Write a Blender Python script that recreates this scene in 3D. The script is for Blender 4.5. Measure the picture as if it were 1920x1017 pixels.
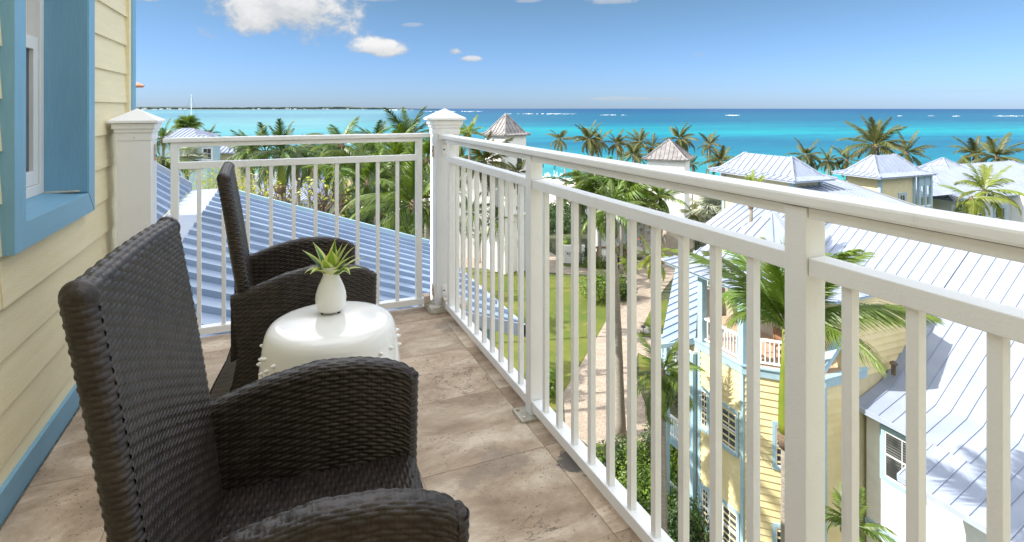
import bpy, bmesh, math, random
import numpy as np
from mathutils import Vector, Matrix
R = math.radians
for o in list(bpy.data.objects): bpy.data.objects.remove(o)
S = bpy.context.scene
COL = S.collection
random.seed(7)

# ------------------------------------------------------------------ camera, sky, sun, exposure
EYE = 1.22; FOC = 1050.0; CX = 960.0; HY = 202.0
YAW = R(22.9); CA, SA = math.cos(YAW), math.sin(YAW)
cam = bpy.data.cameras.new('camera'); camo = bpy.data.objects.new('camera', cam); COL.objects.link(camo)
camo.location = (0, 0, EYE); camo.rotation_euler = (R(90), 0, -YAW)
cam.sensor_width = 36; cam.lens = FOC/1920*36; cam.shift_y = -(508.5-HY)/1920; cam.clip_start = 0.05; cam.clip_end = 40000
S.camera = camo
SUN_EL = R(40); SUN_DIR = Vector((-0.968*math.cos(SUN_EL), 0.25*math.cos(SUN_EL), math.sin(SUN_EL))).normalized()
EXPOSURE = 0.85
SKY_STRENGTH = 0.056; SUN_STRENGTH = 4.3
S.view_settings.view_transform = 'Standard'; S.view_settings.look = 'None'
S.view_settings.exposure = EXPOSURE; S.view_settings.gamma = 1; S.view_settings.use_curve_mapping = False
S.render.engine = 'CYCLES'

def rgb(r, g, b):                       # sRGB 0-255 -> linear
    f = lambda c: (c/255/12.92) if c/255 <= .04045 else ((c/255+.055)/1.055)**2.4
    return (f(r), f(g), f(b), 1)

class NT:                                # tiny node-tree helper
    def __init__(s, nt): s.nt = nt; s.n = nt.nodes; s.l = nt.links
    def add(s, t, **kw):
        n = s.n.new(t)
        for k, v in kw.items(): setattr(n, k, v)
        return n
    def put(s, sock, v):
        if isinstance(v, bpy.types.NodeSocket): s.l.new(v, sock)
        else: sock.default_value = v
    def math(s, op, a, b=0.0, c=None, clamp=False):
        n = s.add('ShaderNodeMath', operation=op, use_clamp=clamp); s.put(n.inputs[0], a); s.put(n.inputs[1], b)
        if c is not None: s.put(n.inputs[2], c)
        return n.outputs[0]
    def mix(s, f, a, b, mode='MIX'):
        n = s.add('ShaderNodeMix', data_type='RGBA', blend_type=mode); s.put(n.inputs[0], f); s.put(n.inputs[6], a); s.put(n.inputs[7], b)
        return n.outputs[2]
    def ss(s, v, lo, hi, a=0.0, b=1.0):
        n = s.add('ShaderNodeMapRange', interpolation_type='SMOOTHSTEP'); s.put(n.inputs[0], v)
        for i, q in enumerate((lo, hi, a, b)): s.put(n.inputs[i+1], q)
        return n.outputs[0]
    def noise(s, vec, scale, detail=3, rough=.5, dist=0):
        n = s.add('ShaderNodeTexNoise'); s.put(n.inputs['Scale'], scale); n.inputs['Detail'].default_value = detail
        n.inputs['Roughness'].default_value = rough; n.inputs['Distortion'].default_value = dist
        if vec is not None: s.l.new(vec, n.inputs['Vector'])
        return n.outputs['Fac']
    def mapping(s, vec, loc=(0,0,0), rot=(0,0,0), scale=(1,1,1)):
        n = s.add('ShaderNodeMapping'); s.l.new(vec, n.inputs[0]); n.inputs[1].default_value = loc; n.inputs[2].default_value = rot; n.inputs[3].default_value = scale
        return n.outputs[0]
    def ramp(s, f, stops, interp='LINEAR'):
        n = s.add('ShaderNodeValToRGB'); s.l.new(f, n.inputs[0]); cr = n.color_ramp; cr.interpolation = interp
        while len(cr.elements) < len(stops): cr.elements.new(.5)
        for e, (p, c) in zip(cr.elements, stops): e.position = p; e.color = c
        return n.outputs[0]
    def dot(s, a, v):
        n = s.add('ShaderNodeVectorMath', operation='DOT_PRODUCT'); s.l.new(a, n.inputs[0]); n.inputs[1].default_value = v
        return n.outputs['Value']

def make_world():
    w = bpy.data.worlds.new('World'); S.world = w; w.use_nodes = True
    t = NT(w.node_tree); t.n.clear()
    out = t.add('ShaderNodeOutputWorld'); bg = t.add('ShaderNodeBackground'); t.l.new(bg.outputs[0], out.inputs[0])
    sky = t.add('ShaderNodeTexSky', sky_type='NISHITA'); sky.sun_disc = False
    sky.sun_elevation = SUN_EL; sky.sun_rotation = math.atan2(SUN_DIR.x, SUN_DIR.y)
    sky.air_density = 1.0; sky.dust_density = 0.3; sky.ozone_density = 1.6; sky.altitude = 20
    d = t.add('ShaderNodeTexCoord').outputs['Generated']
    # clouds stand at fixed compass directions: tangent-plane coordinates round the seaward direction
    fw = t.dot(d, (SA, CA, 0)); rt = t.dot(d, (CA, -SA, 0)); up = t.dot(d, (0, 0, 1))
    fwc = t.math('MAXIMUM', fw, .02)
    u = t.math('DIVIDE', rt, fwc); v = t.math('DIVIDE', up, fwc)
    cmb = t.add('ShaderNodeCombineXYZ'); t.l.new(u, cmb.inputs[0]); t.l.new(v, cmb.inputs[1])
    vec = t.mapping(cmb.outputs[0], scale=(1, 1.5, 1))
    n1 = t.noise(vec, 9, 10, .58, .25); n2 = t.noise(vec, 30, 12, .68, .4)
    nz = t.math('ADD', t.math('MULTIPLY', t.math('SUBTRACT', n1, .5), 2.3), t.math('MULTIPLY', t.math('SUBTRACT', n2, .5), .9))
    def px(x, y): return (x-CX)/FOC, (HY-y)/FOC
    clouds = [(528, 12, 200, 124, .50, 1.0), (712, 92, 74, 30, .55, 1.0), (852, 97, 22, 14, .6, .85), (885, 111, 32, 11, .6, .85),
              (280, -6, 60, 20, .45, .9), (705, -8, 70, 26, .5, .8), (1150, 2, 62, 13, .5, .55), (990, 2, 34, 8, .5, .45),
              (1190, 186, 170, 8, .6, .4), (770, 47, 32, 8, .5, .4), (1310, 104, 26, 12, .6, .18), (1700, 172, 330, 5, .5, .12),
              (-260, -120, 200, 90, .5, .9), (2500, -60, 330, 80, .6, .8), (1500, -330, 300, 90, .6, .8)]
    tot = None; shade = None
    for (x, y, rx, ry, soft, op) in clouds:
        a, b = px(x, y); rx /= FOC; ry /= FOC
        du = t.math('DIVIDE', t.math('SUBTRACT', u, a), rx); dv = t.math('DIVIDE', t.math('SUBTRACT', v, b), ry)
        # flat bottoms: distance grows faster below the centre
        dv2 = t.math('MULTIPLY', dv, t.math('ADD', 1.12, t.math('MULTIPLY', t.math('LESS_THAN', dv, 0), .45)))
        dist = t.math('SQRT', t.math('ADD', t.math('MULTIPLY', du, du), t.math('MULTIPLY', dv2, dv2)))
        den = t.math('ADD', t.math('SUBTRACT', 1, dist), t.math('MULTIPLY', nz, .85))
        m = t.math('MULTIPLY', t.ss(den, .12, .12+soft), op)
        sh = t.math('MULTIPLY', m, t.ss(t.math('ADD', dv, t.math('MULTIPLY', nz, .9)), -.75, .55))
        tot = m if tot is None else t.math('MAXIMUM', tot, m)
        shade = sh if shade is None else t.math('MAXIMUM', shade, sh)
    tot = t.math('MULTIPLY', tot, t.ss(fw, .03, .2)); shade = t.math('MULTIPLY', shade, t.ss(fw, .03, .2))
    # flat layer of unseen clouds added above the view, overbright to fill the shade
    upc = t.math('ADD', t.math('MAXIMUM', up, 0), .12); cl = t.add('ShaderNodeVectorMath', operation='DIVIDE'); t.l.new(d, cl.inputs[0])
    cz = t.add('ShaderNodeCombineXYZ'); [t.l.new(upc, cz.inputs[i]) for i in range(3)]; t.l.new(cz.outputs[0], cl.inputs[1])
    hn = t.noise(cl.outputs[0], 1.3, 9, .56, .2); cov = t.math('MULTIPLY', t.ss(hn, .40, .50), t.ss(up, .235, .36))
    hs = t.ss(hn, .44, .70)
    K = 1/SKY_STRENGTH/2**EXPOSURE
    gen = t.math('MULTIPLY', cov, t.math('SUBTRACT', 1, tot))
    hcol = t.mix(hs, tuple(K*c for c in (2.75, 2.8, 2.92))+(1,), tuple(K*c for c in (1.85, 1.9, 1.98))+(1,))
    ccol = t.mix(shade, tuple(K*c for c in (.50, .55, .60))+(1,), tuple(K*c for c in (.93, .93, .93))+(1,))
    skyc = t.mix(1.0, sky.outputs[0], t.mix(t.ss(up, -.02, .22), (.68,1.0,1.86,1), (.76,.97,1.12,1)), 'MULTIPLY')
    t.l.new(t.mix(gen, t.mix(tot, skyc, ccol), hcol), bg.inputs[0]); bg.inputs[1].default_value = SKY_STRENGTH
make_world()
sl = bpy.data.lights.new('sun', 'SUN'); so = bpy.data.objects.new('sun', sl); COL.objects.link(so)
sl.energy = SUN_STRENGTH; sl.angle = R(.5); sl.color = (1, .955, .88)
so.rotation_euler = SUN_DIR.to_track_quat('Z', 'Y').to_euler(); so.location = SUN_DIR*60

# ------------------------------------------------------------------ geometry helpers
def W(px, py, d):                        # point at depth d metres from the balcony eye
    l = (px-CX)/FOC*d
    return Vector((SA*d+CA*l, CA*d-SA*l, EYE-(py-HY)/FOC*d))
def G(px, py, z): return W(px, py, (EYE-z)*FOC/(py-HY))
GZ = -16.0

class MB:
    def __init__(s): s.v = []; s.f = []; s.m = []
    def add(s, vs, fs, mi=0):
        b = len(s.v); s.v += [tuple(x) for x in vs]; s.f += [tuple(b+i for i in f) for f in fs]; s.m += [mi]*len(fs)
    def box(s, a, b, mi=0):
        x0, y0, z0 = a; x1, y1, z1 = b
        s.add([(x0,y0,z0),(x1,y0,z0),(x1,y1,z0),(x0,y1,z0),(x0,y0,z1),(x1,y0,z1),(x1,y1,z1),(x0,y1,z1)],
              [(0,3,2,1),(4,5,6,7),(0,1,5,4),(1,2,6,5),(2,3,7,6),(3,0,4,7)], mi)
    def obox(s, o, ax, ay, az, mi=0):     # box from corner o with three edge vectors
        o, ax, ay, az = map(Vector, (o, ax, ay, az))
        p = [o, o+ax, o+ax+ay, o+ay]; p += [q+az for q in p]
        s.add(p, [(0,3,2,1),(4,5,6,7),(0,1,5,4),(1,2,6,5),(2,3,7,6),(3,0,4,7)], mi)
    def prism(s, poly, ext, mi=0):        # polygon (3-D points) extruded by vector
        n = len(poly); e = Vector(ext); p = [Vector(q) for q in poly]
        s.add(p+[q+e for q in p], [tuple(range(n))[::-1], tuple(range(n, 2*n))]+[(i,(i+1)%n,(i+1)%n+n,i+n) for i in range(n)], mi)
    def lathe(s, prof, seg=24, c=(0,0,0), mi=0, cap=True):
        vs = []; n = len(prof)
        for i in range(seg):
            a = 2*math.pi*i/seg
            vs += [(c[0]+r*math.cos(a), c[1]+r*math.sin(a), c[2]+z) for r, z in prof]
        fs = [(i*n+j, ((i+1)%seg)*n+j, ((i+1)%seg)*n+j+1, i*n+j+1) for i in range(seg) for j in range(n-1)]
        if cap:
            fs.append(tuple(i*n for i in range(seg))[::-1]); fs.append(tuple(i*n+n-1 for i in range(seg)))
        s.add(vs, fs, mi)
    def tube(s, pts, rad, seg=8, mi=0):
        pts = [Vector(p) for p in pts]; rad = rad if isinstance(rad, (list, tuple)) else [rad]*len(pts)
        vs = []
        for i, p in enumerate(pts):
            d = (pts[min(i+1, len(pts)-1)]-pts[max(i-1, 0)]).normalized()
            a = Vector((0,0,1)) if abs(d.z) < .9 else Vector((1,0,0))
            x = d.cross(a).normalized(); y = d.cross(x)
            vs += [p+(x*math.cos(2*math.pi*k/seg)+y*math.sin(2*math.pi*k/seg))*rad[i] for k in range(seg)]
        fs = [(i*seg+k, i*seg+(k+1)%seg, (i+1)*seg+(k+1)%seg, (i+1)*seg+k) for i in range(len(pts)-1) for k in range(seg)]
        fs += [tuple(range(seg))[::-1], tuple((len(pts)-1)*seg+k for k in range(seg))]
        s.add(vs, fs, mi)
    def mesh(s, name, mats, smooth=False, off=(0,0,0), bev=0):
        me = bpy.data.meshes.new(name); o = Vector(off)
        me.from_pydata([tuple(Vector(v)-o) for v in s.v], [], s.f)
        for m in (mats if isinstance(mats, (list, tuple)) else [mats]): me.materials.append(m)
        if isinstance(mats, (list, tuple)) and len(mats) > 1: me.polygons.foreach_set('material_index', s.m)
        bm = bmesh.new(); bm.from_mesh(me)
        bmesh.ops.recalc_face_normals(bm, faces=bm.faces)
        if bev: bmesh.ops.bevel(bm, geom=list(bm.edges), offset=bev, segments=2, profile=.6, affect='EDGES')
        bm.to_mesh(me); bm.free()
        if smooth: me.polygons.foreach_set('use_smooth', [True]*len(me.polygons))
        me.update(); return me

ORG = {}                                 # world origin of every thing and part that has children
def tag(o, label=None, cat=None, group=None, kind=None):
    if label: o['label'] = label
    if cat: o['category'] = cat
    if group: o['group'] = group
    if kind: o['kind'] = kind
    return o
def thing(name, loc, label, cat, group=None, rz=0):
    o = bpy.data.objects.new(name, None); COL.objects.link(o); o.location = loc; o.rotation_euler = (0, 0, rz)
    o.empty_display_size = .2; ORG[o] = Vector(loc); return tag(o, label, cat, group)
def link(name, me, parent=None, loc=(0,0,0), rot=(0,0,0), sc=(1,1,1), label=None):
    o = bpy.data.objects.new(name, me); COL.objects.link(o); o.location = loc; o.rotation_euler = rot; o.scale = sc
    if parent is not None: o.parent = parent
    if label: o['label'] = label
    return o
def part(name, mb, mats, parent, smooth=False, bev=0, label=None, local=False):
    """mb holds world coordinates unless local; the part shares its parent's origin"""
    off = (0,0,0) if local else ORG.get(parent, Vector((0,0,0)))
    o = link(name, mb.mesh(name, mats, smooth, off, bev), parent, label=label); ORG[o] = off if not local else Vector((0,0,0))
    if local: ORG[o] = Vector((0,0,0))
    return o
def solo(name, mb, mats, label=None, cat=None, group=None, kind=None, smooth=False, bev=0, org=(0,0,0)):
    o = link(name, mb.mesh(name, mats, smooth, org, bev), None, org); ORG[o] = Vector(org); return tag(o, label, cat, group, kind)

# ------------------------------------------------------------------ materials
def mat(name, c1, c2=None, scale=4, rough=.6, bump=0, bscale=60, rand=0, spec=.5, detail=4, coords='Object', stretch=(1,1,1), metal=0, coat=0, bdist=.01, tr=0):
    m = bpy.data.materials.new(name); m.use_nodes = True; t = NT(m.node_tree); b = t.n['Principled BSDF']
    tc = t.add('ShaderNodeTexCoord').outputs['Object'] if coords == 'Object' else t.add('ShaderNodeNewGeometry').outputs['Position']
    vec = t.mapping(tc, scale=stretch)
    col = t.mix(t.ss(t.noise(vec, scale, detail), .3, .7), c1, c2 or c1)
    if rand:
        oi = t.add('ShaderNodeObjectInfo').outputs['Random']
        hsv = t.add('ShaderNodeHueSaturation'); t.l.new(col, hsv.inputs['Color']); t.put(hsv.inputs['Value'], t.math('ADD', 1-rand, t.math('MULTIPLY', oi, 2*rand)))
        t.put(hsv.inputs['Hue'], t.math('ADD', .5-rand*.04, t.math('MULTIPLY', oi, rand*.08))); col = hsv.outputs[0]
    t.put(b.inputs['Base Color'], col); b.inputs['Roughness'].default_value = rough; b.inputs['Specular IOR Level'].default_value = spec
    b.inputs['Metallic'].default_value = metal; b.inputs['Coat Weight'].default_value = coat
    if bump:
        bn = t.add('ShaderNodeBump'); bn.inputs['Strength'].default_value = bump; bn.inputs['Distance'].default_value = bdist
        t.l.new(t.noise(vec, bscale, 4), bn.inputs['Height']); t.l.new(bn.outputs[0], b.inputs['Normal'])
    if tr:                                # thin leaves let some light through
        ts = t.add('ShaderNodeBsdfTranslucent'); t.l.new(t.mix(1.0, col, (1.2, 1.25, .5, 1), 'MULTIPLY'), ts.inputs[0])
        ms = t.add('ShaderNodeMixShader'); ms.inputs[0].default_value = tr
        t.l.new(b.outputs[0], ms.inputs[1]); t.l.new(ts.outputs[0], ms.inputs[2]); t.l.new(ms.outputs[0], t.n['Material Output'].inputs[0])
    return m
M = {}
M['rail'] = mat('white powder coated metal', (.87,.88,.89,1), (.90,.91,.92,1), 6, .38, .08, 180, spec=.4)
M['vinyl'] = mat('white vinyl', (.80,.805,.82,1), (.84,.845,.86,1), 3, .42, .04, 120, spec=.4)
def grime(m, amt=.35):
    t = NT(m.node_tree); b = t.n['Principled BSDF']; old = b.inputs['Base Color'].links[0].from_socket
    P = t.add('ShaderNodeNewGeometry').outputs['Position']; v = t.mapping(P, scale=(1,1,.35))
    k = t.math('MULTIPLY', t.ss(t.noise(v, 14, 8, .7), .55, .75), amt)
    t.l.new(t.mix(k, old, (.50,.47,.42,1)), b.inputs['Base Color'])
grime(M['rail'], .22); grime(M['vinyl'], .2)
M['stain'] = mat('rusty stained white metal', (.74,.71,.66,1), (.45,.25,.14,1), 16, .5, .1, 120)
M['dark'] = mat('dark metal', (.03,.025,.022,1), rough=.5)
M['stone'] = mat('weathered stone base', (.42,.40,.33,1), (.62,.58,.50,1), 30, .85, .7, 90)
M['cream'] = mat('cream roof wall paint', (.66,.57,.34,1), (.72,.63,.40,1), 5, .6, .25, 50, rand=.02)
M['siding_near'] = mat('cream fibre cement siding', (.76,.67,.43,1), (.80,.71,.47,1), 2.5, .62, .55, 38, rand=.03, stretch=(6,1,14), bdist=.004)
M['siding'] = mat('yellow siding', (.72,.59,.30,1), (.76,.64,.36,1), 3, .6, rand=.03)
M['blue'] = mat('blue painted wood trim', (.17,.36,.50,1), (.185,.38,.525,1), 9, .5, .25, 24, stretch=(9,9,1), bdist=.004)
M['blue_h'] = mat('blue painted sill board', (.17,.36,.50,1), (.185,.38,.525,1), 9, .5, .25, 24, stretch=(6,1,14), bdist=.004)
M['pale_blue'] = mat('pale blue trim', (.33,.48,.55,1), (.39,.54,.60,1), 3, .55)
M['stucco'] = mat('white stucco', (.82,.80,.76,1), (.88,.86,.82,1), 3, .8, .3, 60)
M['stucco_grey'] = mat('grey white stucco', (.52,.56,.57,1), (.58,.62,.62,1), 3, .8, .2, 60)  # grey coats, and shade painted on the far villa and tower block
M['glass'] = mat('dark window glass', (.03,.04,.048,1), (.06,.07,.078,1), 7, .05, spec=1)
M['curtain'] = mat('blue grey blind behind glass', (.07,.13,.17,1), (.10,.17,.22,1), 8, .2)
M['sash'] = mat('white window sash', (.70,.70,.68,1), (.76,.75,.73,1), 4, .45)
M['grey_roof'] = mat('weathered grey zinc roof', (.20,.185,.18,1), (.29,.27,.26,1), 1.6, .5, .1, 20, rand=.05)
M['terracotta'] = mat('terracotta roof tile', (.45,.17,.10,1), (.55,.26,.17,1), 3, .8)
M['ceramic'] = mat('white glazed ceramic', (.83,.82,.79,1), (.85,.84,.81,1), 3, .12, coat=.25)
M['rubber'] = mat('black rubber', (.02,.02,.02,1), rough=.7)
M['bark'] = mat('palm trunk bark', (.30,.26,.21,1), (.42,.37,.31,1), 5, .9, .8, 18, stretch=(1,1,7), bdist=.05, coords='Object')
M['bark_dark'] = mat('brown branch bark', (.10,.07,.05,1), (.17,.12,.08,1), 6, .9, .5, 20)
M['crownshaft'] = mat('green palm crownshaft', (.10,.16,.015,1), (.22,.25,.03,1), 1.5, .45, stretch=(1,1,.4))
M['boot'] = mat('dry brown palm fibre', (.12,.08,.05,1), (.22,.16,.10,1), 9, .95, .7, 30, stretch=(1,1,4))
M['green_frond'] = mat('green palm frond', (.06,.12,.014,1), (.19,.26,.035,1), 1.1, .42, rand=.25, tr=.25)
M['dark_frond'] = mat('deep green palm frond', (.035,.075,.014,1), (.10,.155,.026,1), 1.1, .45, rand=.25, tr=.2)
M['yellow_frond'] = mat('yellow green palm frond', (.15,.21,.02,1), (.30,.33,.04,1), 1.1, .42, rand=.2, tr=.3)
M['olive_frond'] = mat('olive coconut frond', (.07,.085,.018,1), (.16,.16,.045,1), 1.0, .5, rand=.25, tr=.2)
M['dry_frond'] = mat('dry straw frond', (.32,.22,.08,1), (.42,.31,.13,1), 2, .8, rand=.2)
M['silver_leaf'] = mat('silvery fan leaf', (.30,.34,.25,1), (.48,.50,.37,1), 2, .5, rand=.15)
M['leaf'] = mat('green shrub leaf', (.06,.13,.012,1), (.19,.29,.022,1), 1.2, .4, rand=.15, tr=.2)
M['leaf_dark'] = mat('dark shrub leaf', (.025,.055,.010,1), (.06,.11,.016,1), 1.2, .45, rand=.15, tr=.15)
M['leaf_yellow'] = mat('yellow shrub leaf', (.28,.33,.02,1), (.45,.45,.06,1), 2, .5, tr=.3)
M['flower_red'] = mat('coral bougainvillea flower', (.62,.09,.07,1), (.70,.20,.12,1), 3, .6, tr=.2)
M['grass'] = mat('cut lawn', (.075,.115,.008,1), (.155,.165,.02,1), .22, .9, .8, 9, coords='P', detail=9, bdist=.06)
def turf():
    m = M['grass']; t = NT(m.node_tree); b = t.n['Principled BSDF']; old = b.inputs['Base Color'].links[0].from_socket
    P = t.add('ShaderNodeNewGeometry').outputs['Position']
    c = t.mix(t.math('MULTIPLY', t.ss(t.noise(P, .9, 8, .7), .52, .66), .55), old, (.24,.20,.05,1))
    c = t.mix(t.math('MULTIPLY', t.ss(t.noise(P, 6, 5, .7), .5, .7), .45), c, (.05,.085,.006,1)); t.l.new(c, b.inputs['Base Color'])
turf()
M['soil'] = mat('planted ground', (.035,.05,.015,1), (.10,.10,.05,1), .35, .95, .8, 3, coords='P', detail=8, bdist=.2)
M['sand'] = mat('pale beach sand', (.66,.58,.46,1), (.78,.71,.59,1), .12, .95, .4, 3, coords='P', bdist=.1)
M['teal_cloth'] = mat('teal parasol canvas', (.02,.17,.24,1), (.03,.22,.30,1), 3, .8)
M['white_plastic'] = mat('white plastic', (.80,.80,.78,1), rough=.4)
M['yellow_paint'] = mat('yellow bollard paint', (.62,.38,.01,1), (.7,.45,.02,1), 4, .5)
M['timber'] = mat('brown timber', (.20,.10,.05,1), (.30,.16,.09,1), 4, .7)
M['terrace'] = mat('terracotta terrace floor', (.50,.33,.22,1), (.58,.41,.29,1), 1.2, .8)
M['beige_wall'] = mat('beige porch wall', (.42,.36,.29,1), (.48,.42,.34,1), 1.5, .8)  # one plain beige for porch, terrace and service building walls
M['letter'] = mat('grey sign letters', (.12,.13,.14,1), rough=.5)
M['road_dark'] = mat('dark pavers', (.16,.13,.12,1), (.24,.20,.18,1), 2, .9, coords='P')
M['hull'] = mat('white boat hull', (.8,.8,.8,1), rough=.3)
M['coast'] = mat('far wooded coast', (.05,.085,.07,1), (.10,.13,.10,1), .004, 1, coords='P', detail=8)
M['rock'] = mat('pale garden rock', (.5,.47,.4,1), (.65,.6,.52,1), 4, .9, .5, 10)

def blind_mat():
    m = bpy.data.materials.new('dark blind behind glass'); m.use_nodes = True; t = NT(m.node_tree); b = t.n['Principled BSDF']
    P = t.add('ShaderNodeNewGeometry').outputs['Position']; sp = t.add('ShaderNodeSeparateXYZ'); t.l.new(P, sp.inputs[0])
    f = t.math('FRACT', t.math('MULTIPLY', sp.outputs[2], 11.0)); k = t.ss(f, .25, .55)
    col = t.mix(k, (.018,.022,.026,1), (.14,.15,.15,1)); col = t.mix(t.ss(t.noise(P, 1.4, 2), .4, .65), col, (.03,.035,.04,1))
    t.l.new(col, b.inputs['Base Color']); b.inputs['Roughness'].default_value = .08; b.inputs['Specular IOR Level'].default_value = .9; return m
M['blind'] = blind_mat()
def metal_roof(name, c1, c2):
    m = mat(name, c1, c2, .9, .36, .12, 5, rand=.03, spec=.5, bdist=.02); return m
M['roof'] = metal_roof('pale blue standing seam metal', (.26,.30,.385,1), (.31,.35,.44,1))
M['roof_near'] = metal_roof('blue standing seam metal', (.255,.335,.46,1), (.32,.405,.54,1))
M['roof_flat'] = metal_roof('pale flashing metal', (.33,.38,.47,1), (.42,.46,.54,1))

def travertine():
    m = bpy.data.materials.new('travertine'); m.use_nodes = True; t = NT(m.node_tree); b = t.n['Principled BSDF']
    P = t.add('ShaderNodeNewGeometry').outputs['Position']; oi = t.add('ShaderNodeObjectInfo').outputs['Random']
    off = t.add('ShaderNodeCombineXYZ'); t.l.new(t.math('MULTIPLY', oi, 37.0), off.inputs[0]); t.l.new(t.math('MULTIPLY', oi, 11.0), off.inputs[1])
    va = t.add('ShaderNodeVectorMath', operation='ADD'); t.l.new(P, va.inputs[0]); t.l.new(off.outputs[0], va.inputs[1]); V = va.outputs[0]
    st = t.mapping(V, rot=(0,0,.5), scale=(1, 1.7, 1))
    base = t.ramp(t.noise(st, 3.0, 12, .68, .35), [(.32,(.27,.205,.15,1)), (.44,(.43,.335,.25,1)), (.54,(.55,.45,.355,1)), (.64,(.76,.67,.565,1))])
    tint = t.mix(oi, (.86,.82,.75,1), (1.17,1.12,1.04,1)); base = t.mix(1.0, base, tint, 'MULTIPLY')
    fine = t.noise(V, 55, 6, .7); base = t.mix(.35, base, t.mix(fine, (.45,.40,.36,1), (1,1,1,1)), 'MULTIPLY')
    # veins and pits
    vn = t.math('ABSOLUTE', t.math('SUBTRACT', t.noise(st, 4.5, 8, .6, 1.2), .5)); vein = t.ss(vn, .0, .012, 1, 0)
    patch = t.ss(t.noise(V, 2.2, 4), .56, .66); vein = t.math('MULTIPLY', vein, patch)
    pits = t.math('MULTIPLY', t.ss(t.noise(V, 85, 3, .6), .62, .68), t.ss(t.noise(V, 5, 5), .42, .58))
    big = t.math('MULTIPLY', t.ss(t.noise(t.mapping(V, scale=(1,2.2,1)), 22, 8, .68), .62, .67), t.ss(t.noise(V, 3.1, 3), .50, .62))
    dk = t.math('MAXIMUM', t.math('MAXIMUM', t.math('MULTIPLY', vein, .8), pits), big)
    # soft damp grey patches
    base = t.mix(t.math('MULTIPLY', t.ss(t.noise(P, 2.7, 6, .6), .58, .75), .35), base, (.22,.20,.18,1))
    for (sx, sy, rr, st_) in ((.962,1.70,.075,.9),(.99,1.60,.05,.8),(.73,1.79,.09,.5),(.60,1.74,.05,.45),(.93,3.02,.12,.4)):
        vm = t.add('ShaderNodeVectorMath', operation='DISTANCE'); t.l.new(P, vm.inputs[0]); vm.inputs[1].default_value = (sx,sy,0)
        ed = t.math('ADD', vm.outputs['Value'], t.math('MULTIPLY', t.math('SUBTRACT', t.noise(P, 16, 5, .65), .5), .16))
        base = t.mix(t.math('MULTIPLY', t.ss(ed, rr*.75, rr, 1, 0), st_), base, (.13,.12,.11,1) if sx > .9 else (.26,.22,.18,1))
    col = t.mix(t.math('MULTIPLY', dk, .85), base, (.075,.062,.052,1))
    t.l.new(col, b.inputs['Base Color']); b.inputs['Roughness'].default_value = .62; b.inputs['Specular IOR Level'].default_value = .35
    h = t.math('SUBTRACT', t.math('MULTIPLY', t.noise(V, 30, 6, .6), .35), dk)
    bn = t.add('ShaderNodeBump'); bn.inputs['Strength'].default_value = .6; bn.inputs['Distance'].default_value = .004
    t.l.new(h, bn.inputs['Height']); t.l.new(bn.outputs[0], b.inputs['Normal']); return m
M['travertine'] = travertine()

def pavers():
    m = bpy.data.materials.new('paved path'); m.use_nodes = True; t = NT(m.node_tree); b = t.n['Principled BSDF']
    P = t.add('ShaderNodeNewGeometry').outputs['Position']; v = t.mapping(P, rot=(0,0,.75))
    br = t.add('ShaderNodeTexBrick'); t.l.new(v, br.inputs['Vector']); br.inputs['Scale'].default_value = 1
    br.inputs['Brick Width'].default_value = .42; br.inputs['Row Height'].default_value = .21; br.inputs['Mortar Size'].default_value = .012
    br.inputs['Color1'].default_value = (.36,.29,.225,1); br.inputs['Color2'].default_value = (.46,.385,.31,1); br.inputs['Mortar'].default_value = (.20,.165,.13,1)
    col = t.mix(.5, br.outputs[0], t.mix(t.noise(P, .5, 8, .65), (.62,.60,.58,1), (1.15,1.13,1.1,1)), 'MULTIPLY')
    t.l.new(col, b.inputs['Base Color']); b.inputs['Roughness'].default_value = .9; return m
M['pavers'] = pavers()

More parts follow.
